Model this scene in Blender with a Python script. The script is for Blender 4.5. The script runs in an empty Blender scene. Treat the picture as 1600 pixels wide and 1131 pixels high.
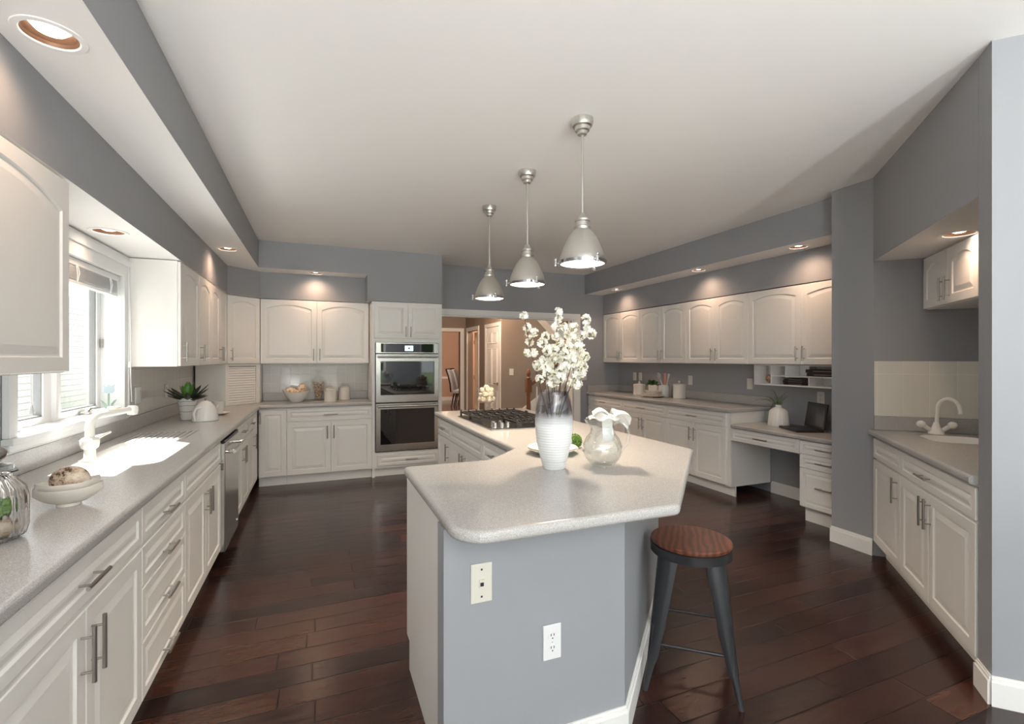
import bpy, bmesh, math, random
from mathutils import Vector, Matrix

# ------------------------------------------------------------------ camera, world, sun, portals, exposure
S = bpy.context.scene
C = S.collection
H = 1.425
TH = math.radians(22.0)
cam_d = bpy.data.cameras.new('camera')
cam = bpy.data.objects.new('camera', cam_d)
C.objects.link(cam)
cam.location = (0, 0, H)
cam.rotation_euler = (math.pi / 2, 0, -TH)
cam_d.sensor_width = 36
cam_d.lens = 36 * 747 / 1600
cam_d.shift_y = -(565.5 - 561) / 1600
cam_d.clip_start = 0.02
cam_d.clip_end = 200
S.camera = cam

w = bpy.data.worlds.new('world')
S.world = w
w.use_nodes = True
bg = w.node_tree.nodes['Background']
bg.inputs[0].default_value = (0.93, 0.965, 1.0, 1)
bg.inputs[1].default_value = 1.45

sun_d = bpy.data.lights.new('sun', 'SUN')
sun_d.energy = 11
sun_d.angle = math.radians(0.6)
sun_d.color = (1.0, 0.97, 0.92)
sun = bpy.data.objects.new('sun', sun_d)
C.objects.link(sun)
sun.rotation_euler = Vector((0.6, -0.26, -1.07)).to_track_quat('-Z', 'Y').to_euler()


S.view_settings.view_transform = 'Standard'
S.view_settings.look = 'None'
S.view_settings.exposure = 1.05
S.view_settings.gamma = 1
S.view_settings.use_curve_mapping = False
S.cycles.use_denoising = True
S.cycles.max_bounces = 14
S.cycles.diffuse_bounces = 12
S.cycles.transparent_max_bounces = 16
S.cycles.sample_clamp_indirect = 6

R = math.radians
PI = math.pi
rnd = random.Random(7)

# ------------------------------------------------------------------ materials


def srgb(r, g, b):
    f = lambda c: (c / 255 / 12.92) if c / 255 <= 0.04045 else ((c / 255 + 0.055) / 1.055) ** 2.4
    return (f(r), f(g), f(b), 1)


MATS = {}


def mat(name, col, rough=0.5, metal=0.0, **kw):
    m = bpy.data.materials.new(name)
    m.use_nodes = True
    b = m.node_tree.nodes['Principled BSDF']
    b.inputs['Base Color'].default_value = col
    b.inputs['Roughness'].default_value = rough
    b.inputs['Metallic'].default_value = metal
    for k, v in kw.items():
        b.inputs[k].default_value = v
    MATS[name] = m
    return m


def N(m, t, **kw):
    n = m.node_tree.nodes.new(t)
    for k, v in kw.items():
        setattr(n, k, v)
    return n


def L(m, a, b):
    m.node_tree.links.new(a, b)


def P(m):
    return m.node_tree.nodes['Principled BSDF']


def bump(m, sock, strength, dist=0.002):
    b = N(m, 'ShaderNodeBump')
    b.inputs['Strength'].default_value = strength
    b.inputs['Distance'].default_value = dist
    L(m, sock, b.inputs['Height'])
    L(m, b.outputs[0], P(m).inputs['Normal'])


def noise(m, scale, detail=2, coord='Object', vec=None, rough=0.5):
    n = N(m, 'ShaderNodeTexNoise')
    n.inputs['Scale'].default_value = scale
    n.inputs['Detail'].default_value = detail
    n.inputs['Roughness'].default_value = rough
    if vec is None:
        tc = N(m, 'ShaderNodeTexCoord')
        vec = tc.outputs[coord]
    L(m, vec, n.inputs['Vector'])
    return n.outputs['Fac']


def ramp(m, fac, stops, interp='LINEAR'):
    r = N(m, 'ShaderNodeValToRGB')
    r.color_ramp.interpolation = interp
    e = r.color_ramp.elements
    e[0].position, e[0].color = stops[0]
    e[1].position, e[1].color = stops[-1]
    for p, c in stops[1:-1]:
        x = e.new(p)
        x.color = c
    L(m, fac, r.inputs[0])
    return r.outputs[0]


def math_n(m, op, a, b=None, c=None):
    n = N(m, 'ShaderNodeMath', operation=op)
    for i, v in enumerate((a, b, c)):
        if v is None:
            continue
        if isinstance(v, (int, float)):
            n.inputs[i].default_value = v
        else:
            L(m, v, n.inputs[i])
    return n.outputs[0]


paint_grey = mat('grey_paint', (0.325, 0.337, 0.357, 1), 0.6)
bump(paint_grey, noise(paint_grey, 180, 2), 0.06)
paint_ceil = mat('ceiling_paint', (0.90, 0.895, 0.88, 1), 0.75)
bump(paint_ceil, noise(paint_ceil, 60, 2), 0.03)
trim_white = mat('white_trim_paint', (0.85, 0.845, 0.825, 1), 0.35)
cab_white = mat('white_cabinet_lacquer', (0.84, 0.83, 0.80, 1), 0.32)
bump(cab_white, noise(cab_white, 12, 2), 0.03)
window_white = mat('white_window_vinyl', (0.82, 0.83, 0.83, 1), 0.4)
gasket = mat('grey_window_gasket', (0.25, 0.25, 0.25, 1), 0.5)
nickel = mat('brushed_nickel', (0.40, 0.38, 0.355, 1), 0.28, 1.0)
nickel_l = mat('satin_nickel_shade', (0.68, 0.66, 0.62, 1), 0.34, 1.0)
P(nickel_l).inputs['Anisotropic'].default_value = 0.6
chrome = mat('chrome', (0.8, 0.8, 0.8, 1), 0.08, 1.0)
steel = mat('stainless_steel', (0.56, 0.55, 0.53, 1), 0.24, 1.0)
_v = N(steel, 'ShaderNodeMapping')
_t = N(steel, 'ShaderNodeTexCoord')
L(steel, _t.outputs['Object'], _v.inputs[0])
_v.inputs['Scale'].default_value = (2, 2, 300)
bump(steel, noise(steel, 3, 2, vec=_v.outputs[0]), 0.05)
oven_glass = mat('dark_oven_glass', (0.012, 0.012, 0.014, 1), 0.03, 0.0)
P(oven_glass).inputs['IOR'].default_value = 1.7
black = mat('black_enamel', (0.012, 0.012, 0.012, 1), 0.35)
iron = mat('cast_iron', (0.03, 0.027, 0.025, 1), 0.5)
bump(iron, noise(iron, 300, 2), 0.3)
gun = mat('gunmetal_paint', (0.05, 0.051, 0.055, 1), 0.3, 0.6)
ceramic = mat('white_ceramic', (0.80, 0.79, 0.76, 1), 0.22)
ceramic_w = mat('warm_white_ceramic', (0.76, 0.72, 0.66, 1), 0.35)
sink_white = mat('white_solid_surface', (0.86, 0.86, 0.85, 1), 0.25)
faucet_white = mat('white_enamel', (0.85, 0.84, 0.80, 1), 0.15)
plate_white = mat('ivory_plastic', (0.74, 0.72, 0.66, 1), 0.4)
plate_dark = mat('dark_slot', (0.02, 0.02, 0.02, 1), 0.6)
almond = mat('almond_plastic', (0.70, 0.68, 0.60, 1), 0.4)
glassm = mat('clear_glass', (1, 1, 1, 1), 0.0)
P(glassm).inputs['Transmission Weight'].default_value = 1.0
P(glassm).inputs['IOR'].default_value = 1.45
tile_dim = 0.108


def edge_fac(m, base, gain, power=5.0):
    lw = N(m, 'ShaderNodeLayerWeight')
    lw.inputs[0].default_value = 0.5
    return math_n(m, 'ADD', math_n(m, 'MULTIPLY', math_n(m, 'POWER', lw.outputs['Facing'], power), gain), base)


def pane_mat():
    m = bpy.data.materials.new('window_pane')
    m.use_nodes = True
    nt = m.node_tree
    nt.nodes.remove(nt.nodes['Principled BSDF'])
    out = nt.nodes['Material Output']
    tr = N(m, 'ShaderNodeBsdfTransparent')
    tr.inputs[0].default_value = (0.96, 0.97, 0.97, 1)
    gl = N(m, 'ShaderNodeBsdfGlossy')
    gl.inputs['Roughness'].default_value = 0.02
    mx = N(m, 'ShaderNodeMixShader')
    L(m, edge_fac(m, 0.03, 0.6), mx.inputs[0])
    L(m, tr.outputs[0], mx.inputs[1])
    L(m, gl.outputs[0], mx.inputs[2])
    L(m, mx.outputs[0], out.inputs[0])
    return m


pane = pane_mat()


def thin_glass(name, tint, opac=0.10, opcol=(1, 1, 1, 1)):
    """thin-walled glass: clear, brighter at grazing edges"""
    m = bpy.data.materials.new(name)
    m.use_nodes = True
    nt = m.node_tree
    nt.nodes.remove(nt.nodes['Principled BSDF'])
    out = nt.nodes['Material Output']
    tr = N(m, 'ShaderNodeBsdfTransparent')
    tr.inputs[0].default_value = tint
    gl = N(m, 'ShaderNodeBsdfGlossy')
    gl.inputs['Roughness'].default_value = 0.03
    gl.inputs[0].default_value = opcol
    f = edge_fac(m, opac, 0.6, 3.5)
    mx = N(m, 'ShaderNodeMixShader')
    L(m, f, mx.inputs[0])
    L(m, tr.outputs[0], mx.inputs[1])
    L(m, gl.outputs[0], mx.inputs[2])
    L(m, mx.outputs[0], out.inputs[0])
    return m


jar_glass = thin_glass('jar_glass', (0.975, 0.98, 0.975, 1), 0.035)
pitcher_glass = thin_glass('pitcher_glass', (0.93, 0.945, 0.945, 1), 0.09)
# solid surface countertop, fine speckle
stone = mat('speckled_solid_surface', (0.5, 0.5, 0.5, 1), 0.23)
_f = noise(stone, 420, 3, rough=0.7)
_c = ramp(stone, _f, [(0.30, (0.25, 0.24, 0.235, 1)), (0.45, (0.41, 0.40, 0.39, 1)), (0.58, (0.50, 0.49, 0.475, 1)), (0.70, (0.74, 0.73, 0.71, 1))])
L(stone, _c, P(stone).inputs['Base Color'])

# dark hand scraped plank floor, planks along X
floor_m = mat('dark_plank_floor', (0.05, 0.02, 0.015, 1), 0.28)
_g = N(floor_m, 'ShaderNodeNewGeometry')
_s = N(floor_m, 'ShaderNodeSeparateXYZ')
L(floor_m, _g.outputs['Position'], _s.inputs[0])
PW = 0.135
_r = math_n(floor_m, 'DIVIDE', _s.outputs['Y'], PW)
_row = math_n(floor_m, 'FLOOR', _r)
_wn = N(floor_m, 'ShaderNodeTexWhiteNoise', noise_dimensions='1D')
L(floor_m, _row, _wn.inputs['W'])
_xs = math_n(floor_m, 'ADD', math_n(floor_m, 'DIVIDE', _s.outputs['X'], 1.05), math_n(floor_m, 'MULTIPLY', _wn.outputs['Value'], 7.3))
_col = math_n(floor_m, 'FLOOR', _xs)
_cb = N(floor_m, 'ShaderNodeCombineXYZ')
L(floor_m, _row, _cb.inputs[0])
L(floor_m, _col, _cb.inputs[1])
_w2 = N(floor_m, 'ShaderNodeTexWhiteNoise', noise_dimensions='3D')
L(floor_m, _cb.outputs[0], _w2.inputs['Vector'])
_fy = math_n(floor_m, 'FRACT', _r)
_fx = math_n(floor_m, 'FRACT', _xs)
_ey = math_n(floor_m, 'MULTIPLY', math_n(floor_m, 'MINIMUM', _fy, math_n(floor_m, 'SUBTRACT', 1.0, _fy)), PW)
_ex = math_n(floor_m, 'MULTIPLY', math_n(floor_m, 'MINIMUM', _fx, math_n(floor_m, 'SUBTRACT', 1.0, _fx)), 1.05)
_edge = math_n(floor_m, 'MINIMUM', _ey, _ex)
_seam = N(floor_m, 'ShaderNodeMapRange')
_seam.inputs['From Min'].default_value = 0.001
_seam.inputs['From Max'].default_value = 0.0045
L(floor_m, _edge, _seam.inputs['Value'])
_mp = N(floor_m, 'ShaderNodeMapping')
_mp.inputs['Scale'].default_value = (1.0, 9, 1)
_ad = N(floor_m, 'ShaderNodeVectorMath', operation='MULTIPLY_ADD')
_ad.inputs[1].default_value = (9, 9, 9)
L(floor_m, _w2.outputs['Color'], _ad.inputs[0])
L(floor_m, _g.outputs['Position'], _ad.inputs[2])
L(floor_m, _ad.outputs[0], _mp.inputs[0])
_grain = noise(floor_m, 3.0, 6, vec=_mp.outputs[0], rough=0.65)
_mix = math_n(floor_m, 'ADD', math_n(floor_m, 'MULTIPLY', _grain, 0.62), math_n(floor_m, 'MULTIPLY', _w2.outputs['Value'], 0.42))
_wc = ramp(floor_m, _mix, [(0.25, (0.013, 0.0062, 0.0056, 1)), (0.5, (0.033, 0.012, 0.0085, 1)), (0.68, (0.056, 0.0195, 0.0125, 1)), (0.9, (0.095, 0.034, 0.020, 1))])
_mc = N(floor_m, 'ShaderNodeMix', data_type='RGBA')
L(floor_m, _seam.outputs[0], _mc.inputs['Factor'])
_mc.inputs[6].default_value = (0.006, 0.003, 0.002, 1)
L(floor_m, _wc, _mc.inputs[7])
L(floor_m, _mc.outputs[2], P(floor_m).inputs['Base Color'])
_mp2 = N(floor_m, 'ShaderNodeMapping')
_mp2.inputs['Scale'].default_value = (1.3, 4, 1)
L(floor_m, _g.outputs['Position'], _mp2.inputs[0])
_sc = noise(floor_m, 4, 3, vec=_mp2.outputs[0])
_h = math_n(floor_m, 'ADD', math_n(floor_m, 'MULTIPLY', _seam.outputs[0], 0.5), math_n(floor_m, 'ADD', math_n(floor_m, 'MULTIPLY', _sc, 0.8), math_n(floor_m, 'MULTIPLY', _w2.outputs['Value'], 0.12)))
bump(floor_m, _h, 0.35, 0.0045)
_rr = math_n(floor_m, 'ADD', math_n(floor_m, 'MULTIPLY', _grain, 0.16), 0.15)
L(floor_m, _rr, P(floor_m).inputs['Roughness'])


def tile_mat(name, col, grout, size, height=None, diag=None):
    m = mat(name, col, 0.12)
    height = height or size
    g = N(m, 'ShaderNodeNewGeometry')
    s = N(m, 'ShaderNodeSeparateXYZ')
    L(m, g.outputs['Position'], s.inputs[0])
    if diag:
        u = math_n(m, 'MULTIPLY', math_n(m, 'SUBTRACT', s.outputs['X'], s.outputs['Y']), 0.7071)
    else:
        u = math_n(m, 'ADD', s.outputs['X'], s.outputs['Y'])
    fs = []
    for v, sz, off in ((u, size, 0.03), (s.outputs['Z'], height, 1.018)):
        f = math_n(m, 'FRACT', math_n(m, 'ADD', math_n(m, 'DIVIDE', math_n(m, 'SUBTRACT', v, off), sz), 50.0))
        fs.append(math_n(m, 'MULTIPLY', math_n(m, 'MINIMUM', f, math_n(m, 'SUBTRACT', 1.0, f)), sz))
    e = math_n(m, 'MINIMUM', fs[0], fs[1])
    mr = N(m, 'ShaderNodeMapRange')
    mr.inputs['From Min'].default_value = 0.001
    mr.inputs['From Max'].default_value = 0.0028
    L(m, e, mr.inputs['Value'])
    mc = N(m, 'ShaderNodeMix', data_type='RGBA')
    L(m, mr.outputs[0], mc.inputs['Factor'])
    mc.inputs[6].default_value = grout
    mc.inputs[7].default_value = col
    L(m, mc.outputs[2], P(m).inputs['Base Color'])
    bump(m, mr.outputs[0], 0.4, 0.002)
    return m


tile_m = tile_mat('glazed_wall_tile', (0.60, 0.595, 0.57, 1), (0.78, 0.77, 0.75, 1), 0.108)
tile_b = tile_mat('cream_wall_tile', (0.74, 0.73, 0.66, 1), (0.84, 0.83, 0.78, 1), 0.15, 0.30, diag=True)


def emis(name, col, strength):
    m = mat(name, col, 0.4)
    P(m).inputs['Emission Color'].default_value = col
    P(m).inputs['Emission Strength'].default_value = strength
    return m


lens_m = emis('glowing_lamp_lens', (1.0, 0.90, 0.78, 1), 5)
pend_lens = emis('glowing_pendant_glass', (1.0, 0.90, 0.78, 1), 2.6)
baffle = mat('bronze_baffle', (0.16, 0.085, 0.05, 1), 0.45, 0.4)


def wood(name, c1, c2, scale, stretch, rough=0.4):
    m = mat(name, c1, rough)
    tc = N(m, 'ShaderNodeTexCoord')
    mp = N(m, 'ShaderNodeMapping')
    mp.inputs['Scale'].default_value = stretch
    L(m, tc.outputs['Object'], mp.inputs[0])
    wv = N(m, 'ShaderNodeTexWave', bands_direction='X')
    wv.inputs['Scale'].default_value = scale
    wv.inputs['Distortion'].default_value = 7
    wv.inputs['Detail'].default_value = 3
    wv.inputs['Detail Scale'].default_value = 1.2
    L(m, mp.outputs[0], wv.inputs[0])
    L(m, ramp(m, wv.outputs['Fac'], [(0.0, c1), (1.0, c2)]), P(m).inputs['Base Color'])
    return m


seat_wood = wood('reddish_seat_wood', (0.085, 0.026, 0.015, 1), (0.19, 0.066, 0.038, 1), 11, (1, 0.3, 1), 0.33)
oak = wood('oak_stair_wood', (0.17, 0.065, 0.025, 1), (0.26, 0.11, 0.045, 1), 4, (6, 6, 1), 0.35)
leaf_g = mat('green_leaf', (0.10, 0.26, 0.04, 1), 0.4)
leaf_d = mat('dark_leaf', (0.025, 0.045, 0.02, 1), 0.4)
leaf_p = mat('pale_airplant_leaf', (0.20, 0.25, 0.16, 1), 0.5)
moss_m = mat('moss', (0.07, 0.16, 0.02, 1), 0.9)
L(moss_m, ramp(moss_m, noise(moss_m, 90, 2), [(0.3, (0.02, 0.05, 0.008, 1)), (0.65, (0.16, 0.30, 0.05, 1))]), P(moss_m).inputs['Base Color'])
petal_m = mat('cream_petal', (0.90, 0.885, 0.82, 1), 0.6)
P(petal_m).inputs['Subsurface Weight'].default_value = 0.0
twig_m = mat('brown_twig', (0.09, 0.055, 0.03, 1), 0.7)
bud_m = mat('green_bud', (0.28, 0.34, 0.08, 1), 0.6)
sponge_m = mat('cream_sponge', (0.78, 0.62, 0.44, 1), 0.9)
L(sponge_m, ramp(sponge_m, noise(sponge_m, 45, 3), [(0.35, (0.42, 0.24, 0.12, 1)), (0.5, (0.80, 0.64, 0.46, 1)), (0.7, (0.86, 0.78, 0.64, 1))]), P(sponge_m).inputs['Base Color'])
shell_m = mat('pink_brown_shell', (0.6, 0.4, 0.3, 1), 0.5)
L(shell_m, ramp(shell_m, noise(shell_m, 60, 3), [(0.38, (0.20, 0.09, 0.05, 1)), (0.5, (0.66, 0.42, 0.30, 1)), (0.66, (0.82, 0.72, 0.60, 1))]), P(shell_m).inputs['Base Color'])
rock_m = mat('cream_coral', (0.8, 0.7, 0.55, 1), 0.8)
L(rock_m, ramp(rock_m, noise(rock_m, 110, 3), [(0.34, (0.40, 0.25, 0.14, 1)), (0.46, (0.78, 0.66, 0.50, 1)), (0.60, (0.86, 0.80, 0.70, 1))]), P(rock_m).inputs['Base Color'])
egg_m = mat('mottled_stone_ball', (0.6, 0.5, 0.4, 1), 0.3)
L(egg_m, ramp(egg_m, noise(egg_m, 24, 6, rough=0.75), [(0.42, (0.05, 0.028, 0.02, 1)), (0.47, (0.42, 0.31, 0.22, 1)), (0.58, (0.60, 0.50, 0.39, 1)), (0.7, (0.70, 0.66, 0.58, 1))]), P(egg_m).inputs['Base Color'])
cloth_w = mat('white_cloth', (0.84, 0.83, 0.80, 1), 0.85)
bump(cloth_w, noise(cloth_w, 600, 2), 0.2)
book_m = mat('black_book_cover', (0.018, 0.012, 0.012, 1), 0.5)
page_m = mat('book_pages', (0.42, 0.34, 0.26, 1), 0.8)
screen_m = mat('laptop_screen', (0.07, 0.073, 0.08, 1), 0.15)
laptop_m = mat('black_laptop_shell', (0.018, 0.017, 0.018, 1), 0.4)
chair_m = mat('dark_chair_frame', (0.012, 0.01, 0.012, 1), 0.4)
chair_f = mat('grey_chair_fabric', (0.36, 0.38, 0.42, 1), 0.8)
hall_m = mat('taupe_hall_paint', (0.27, 0.215, 0.175, 1), 0.7)
dine_m = mat('dining_room_paint', (0.52, 0.36, 0.28, 1), 0.7)
hall_floor = mat('hall_dark_wood', (0.09, 0.085, 0.095, 1), 0.15)
tread_m = mat('stair_carpet', (0.20, 0.18, 0.17, 1), 0.9)
grass_m = mat('lawn', (0.10, 0.17, 0.045, 1), 0.9)
L(grass_m, ramp(grass_m, noise(grass_m, 3, 4), [(0.35, (0.09, 0.13, 0.06, 1)), (0.65, (0.17, 0.22, 0.10, 1))]), P(grass_m).inputs['Base Color'])
hedge_m = mat('hedge_foliage', (0.12, 0.20, 0.06, 1), 0.9)
L(hedge_m, ramp(hedge_m, noise(hedge_m, 4, 6, rough=0.8), [(0.35, (0.02, 0.045, 0.012, 1)), (0.6, (0.16, 0.26, 0.07, 1)), (0.75, (0.35, 0.45, 0.18, 1))]), P(hedge_m).inputs['Base Color'])
siding_m = mat('pale_siding', (0.60, 0.605, 0.61, 1), 0.6)
pave_m = mat('pale_concrete', (0.70, 0.69, 0.66, 1), 0.9)
tulip_b = mat('pale_blue_paint', (0.42, 0.52, 0.58, 1), 0.5)
tulip_g = mat('sage_green_paint', (0.22, 0.32, 0.25, 1), 0.5)
straw_m = mat('cream_wicker', (0.74, 0.66, 0.50, 1), 0.8)
soil_m = mat('dark_soil', (0.03, 0.02, 0.015, 1), 1.0)
rose_m = mat('dried_rose', (0.48, 0.24, 0.17, 1), 0.8)
L(rose_m, ramp(rose_m, noise(rose_m, 50, 3), [(0.35, (0.22, 0.07, 0.05, 1)), (0.6, (0.62, 0.40, 0.28, 1))]), P(rose_m).inputs['Base Color'])
blue_led = emis('oven_display', (0.55, 0.75, 0.85, 1), 0.9)
lcd_blue = mat('display_knob_blue', (0.05, 0.15, 0.35, 1), 0.3)
red_label = mat('pink_print', (0.62, 0.26, 0.24, 1), 0.6)

# vase: smoky clear glass above, frosted white ribbed below
vase_m = bpy.data.materials.new('smoky_to_frosted_glass')
vase_m.use_nodes = True
_p = P(vase_m)
_p.inputs['Base Color'].default_value = (0.76, 0.78, 0.79, 1)
_p.inputs['Roughness'].default_value = 0.6
_tc = N(vase_m, 'ShaderNodeTexCoord')
_sp = N(vase_m, 'ShaderNodeSeparateXYZ')
L(vase_m, _tc.outputs['Object'], _sp.inputs[0])
_mr = N(vase_m, 'ShaderNodeMapRange')
_mr.inputs['From Min'].default_value = 0.20
_mr.inputs['From Max'].default_value = 0.262
L(vase_m, _sp.outputs['Z'], _mr.inputs['Value'])
_tr = N(vase_m, 'ShaderNodeBsdfTransparent')
_tr.inputs[0].default_value = (0.78, 0.78, 0.81, 1)
_gl = N(vase_m, 'ShaderNodeBsdfGlossy')
_gl.inputs['Roughness'].default_value = 0.05
_m1 = N(vase_m, 'ShaderNodeMixShader')
L(vase_m, edge_fac(vase_m, 0.08, 0.6, 3.0), _m1.inputs[0])
L(vase_m, _tr.outputs[0], _m1.inputs[1])
L(vase_m, _gl.outputs[0], _m1.inputs[2])
_m2 = N(vase_m, 'ShaderNodeMixShader')
L(vase_m, _mr.outputs[0], _m2.inputs[0])
L(vase_m, _p.outputs[0], _m2.inputs[1])
L(vase_m, _m1.outputs[0], _m2.inputs[2])
L(vase_m, _m2.outputs[0], vase_m.node_tree.nodes['Material Output'].inputs[0])
_wv = N(vase_m, 'ShaderNodeMath', operation='SINE')
L(vase_m, math_n(vase_m, 'MULTIPLY', _sp.outputs['Z'], 520), _wv.inputs[0])
bump(vase_m, _wv.outputs[0], 0.25, 0.002)

# ------------------------------------------------------------------ mesh helpers


class MB:
    def __init__(s):
        s.v, s.f, s.mi, s.sm = [], [], [], []
        s.m = 0

    def add(s, vs, fs, smooth=False, M=None):
        b = len(s.v)
        if M is not None:
            vs = [M @ Vector(p) for p in vs]
        s.v += [tuple(p) for p in vs]
        for f in fs:
            s.f.append([b + i for i in f])
            s.mi.append(s.m)
            s.sm.append(smooth)
        return s

    def box(s, x0, x1, y0, y1, z0, z1, M=None):
        vs = [(x0, y0, z0), (x1, y0, z0), (x1, y1, z0), (x0, y1, z0), (x0, y0, z1), (x1, y0, z1), (x1, y1, z1), (x0, y1, z1)]
        return s.add(vs, [(3, 2, 1, 0), (4, 5, 6, 7), (0, 1, 5, 4), (1, 2, 6, 5), (2, 3, 7, 6), (3, 0, 4, 7)], M=M)

    def prism(s, pts, z0, z1, M=None):
        a = sum(pts[i][0] * pts[(i + 1) % len(pts)][1] - pts[(i + 1) % len(pts)][0] * pts[i][1] for i in range(len(pts)))
        if a < 0:
            pts = pts[::-1]
        n = len(pts)
        vs = [(x, y, z0) for x, y in pts] + [(x, y, z1) for x, y in pts]
        fs = [tuple(range(n))[::-1], tuple(range(n, 2 * n))] + [(i, (i + 1) % n, n + (i + 1) % n, n + i) for i in range(n)]
        return s.add(vs, fs, M=M)

    def lathe(s, prof, n=32, c=(0, 0, 0), smooth=True, close=False, flute=None, M=None):
        """prof: (r, z) from bottom up on the outside; rings of n"""
        vs, fs = [], []
        for k, (r, z) in enumerate(prof):
            for i in range(n):
                a = 2 * PI * i / n
                rr = r * (1 + (flute(a, k) if flute else 0))
                vs.append((c[0] + rr * math.cos(a), c[1] + rr * math.sin(a), c[2] + z))
        m = len(prof)
        for k in range(m - 1):
            for i in range(n):
                j = (i + 1) % n
                fs.append((k * n + i, k * n + j, (k + 1) * n + j, (k + 1) * n + i))
        if close:
            fs.append(tuple(range(n))[::-1])
            fs.append(tuple((m - 1) * n + i for i in range(n)))
        return s.add(vs, fs, smooth, M=M)

    def tube(s, pts, r, n=10, caps=True, smooth=True):
        pts = [Vector(p) for p in pts]
        rs = r if isinstance(r, (list, tuple)) else [r] * len(pts)
        vs, fs = [], []
        up = None
        for k, p in enumerate(pts):
            d = (pts[min(k + 1, len(pts) - 1)] - pts[max(k - 1, 0)]).normalized()
            if up is None:
                up = Vector((0, 0, 1)) if abs(d.z) < 0.9 else Vector((1, 0, 0))
            a = d.cross(up).normalized()
            b = a.cross(d).normalized()
            up = b
            for i in range(n):
                t = 2 * PI * i / n
                vs.append(p + (a * math.cos(t) + b * math.sin(t)) * rs[k])
        for k in range(len(pts) - 1):
            for i in range(n):
                j = (i + 1) % n
                fs.append((k * n + i, k * n + j, (k + 1) * n + j, (k + 1) * n + i))
        s.add(vs, fs, smooth)
        if caps:
            b = len(s.v) - len(vs)
            s.f.append([b + i for i in range(n)][::-1])
            s.f.append([b + (len(pts) - 1) * n + i for i in range(n)])
            s.mi += [s.m] * 2
            s.sm += [False] * 2
        return s

    def ball(s, c, r, n=16, m=10, sc=(1, 1, 1), jit=0.0, rn=None):
        vs, fs = [], []
        for k in range(1, m):
            t = PI * k / m
            for i in range(n):
                a = 2 * PI * i / n
                q = r * (1 + (rn.uniform(-jit, jit) if jit else 0))
                vs.append((c[0] + q * sc[0] * math.sin(t) * math.cos(a), c[1] + q * sc[1] * math.sin(t) * math.sin(a), c[2] + q * sc[2] * math.cos(t)))
        for k in range(m - 2):
            for i in range(n):
                j = (i + 1) % n
                fs.append((k * n + j, k * n + i, (k + 1) * n + i, (k + 1) * n + j))
        vs += [(c[0], c[1], c[2] + r * sc[2]), (c[0], c[1], c[2] - r * sc[2])]
        T, B = len(vs) - 2, len(vs) - 1
        for i in range(n):
            j = (i + 1) % n
            fs.append((i, j, T))
            fs.append(((m - 2) * n + j, (m - 2) * n + i, B))
        return s.add(vs, fs, True)

    def mesh(s, name, mats):
        me = bpy.data.meshes.new(name)
        me.from_pydata(s.v, [], s.f)
        for m in (mats if isinstance(mats, (list, tuple)) else [mats]):
            me.materials.append(m)
        me.polygons.foreach_set('material_index', s.mi)
        me.polygons.foreach_set('use_smooth', s.sm)
        me.update()
        if any(s.sm):
            me.set_sharp_from_angle(angle=math.radians(38))
        return me

    def obj(s, name, mats, parent=None, bevel=0, loc=None):
        return link(name, s.mesh(name, mats), parent, bevel, loc)


def link(name, me, parent=None, bevel=0, loc=None):
    o = bpy.data.objects.new(name, me)
    C.objects.link(o)
    if parent:
        o.parent = parent
    if loc:
        o.location = loc
    if bevel:
        b = o.modifiers.new('bevel', 'BEVEL')
        b.width = bevel
        b.segments = 2
        b.limit_method = 'ANGLE'
        b.angle_limit = R(40)
        b.harden_normals = False
    return o


def tag(o, label, cat, group=None):
    o['label'] = label
    o['category'] = cat
    if group:
        o['group'] = group
    return o


def thing(name, label, cat, loc=(0, 0, 0), rz=0, group=None):
    o = bpy.data.objects.new(name, None)
    o.empty_display_size = 0.05
    C.objects.link(o)
    o.location = loc
    o.rotation_euler = (0, 0, rz)
    return tag(o, label, cat, group)


def struct(o):
    o['kind'] = 'structure'
    return o


def copy_tree(o, parent=None):
    c = o.copy()
    C.objects.link(c)
    if parent:
        c.parent = parent
    for ch in list(o.children):
        copy_tree(ch, c)
    return c


def carve(o, cutter):
    """apply a boolean difference at build time"""
    m = o.modifiers.new('cut', 'BOOLEAN')
    m.operation = 'DIFFERENCE'
    m.solver = 'EXACT'
    m.object = cutter
    bpy.context.view_layer.update()
    dg = bpy.context.evaluated_depsgraph_get()
    me = bpy.data.meshes.new_from_object(o.evaluated_get(dg))
    o.modifiers.remove(m)
    o.data = me
    bpy.data.objects.remove(cutter)


def roundpoly(pts, rad, seg=8):
    out = []
    n = len(pts)
    for i, p in enumerate(pts):
        r = rad[i] if isinstance(rad, (list, tuple)) else rad
        if r <= 0:
            out.append(p)
            continue
        a, b, c = Vector(pts[i - 1]), Vector(p), Vector(pts[(i + 1) % n])
        u, v = (a - b).normalized(), (c - b).normalized()
        ang = u.angle(v)
        t = r / math.tan(ang / 2)
        p0, p1 = b + u * t, b + v * t
        cen = b + (u + v).normalized() * (r / math.sin(ang / 2))
        a0 = math.atan2(p0.y - cen.y, p0.x - cen.x)
        a1 = math.atan2(p1.y - cen.y, p1.x - cen.x)
        d = a1 - a0
        while d > PI:
            d -= 2 * PI
        while d < -PI:
            d += 2 * PI
        for k in range(seg + 1):
            q = a0 + d * k / seg
            out.append((cen.x + r * math.cos(q), cen.y + r * math.sin(q)))
    return out


def white_under(o, mi=1):
    for p in o.data.polygons:
        if p.normal.z < -0.7:
            p.material_index = mi


# ------------------------------------------------------------------ room shell
CE = 2.74
SO = 2.44
UT = 2.135
LW, FW, RW = -1.24, 6.52, 4.50

MB().box(-1.5, 6.2, -4.3, 6.64, -0.1, 0).obj('floor', floor_m)['kind'] = 'structure'
MB().box(-1.5, 6.2, -4.3, 6.64, CE, CE + 0.1).obj('ceiling', paint_ceil)['kind'] = 'structure'

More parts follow.
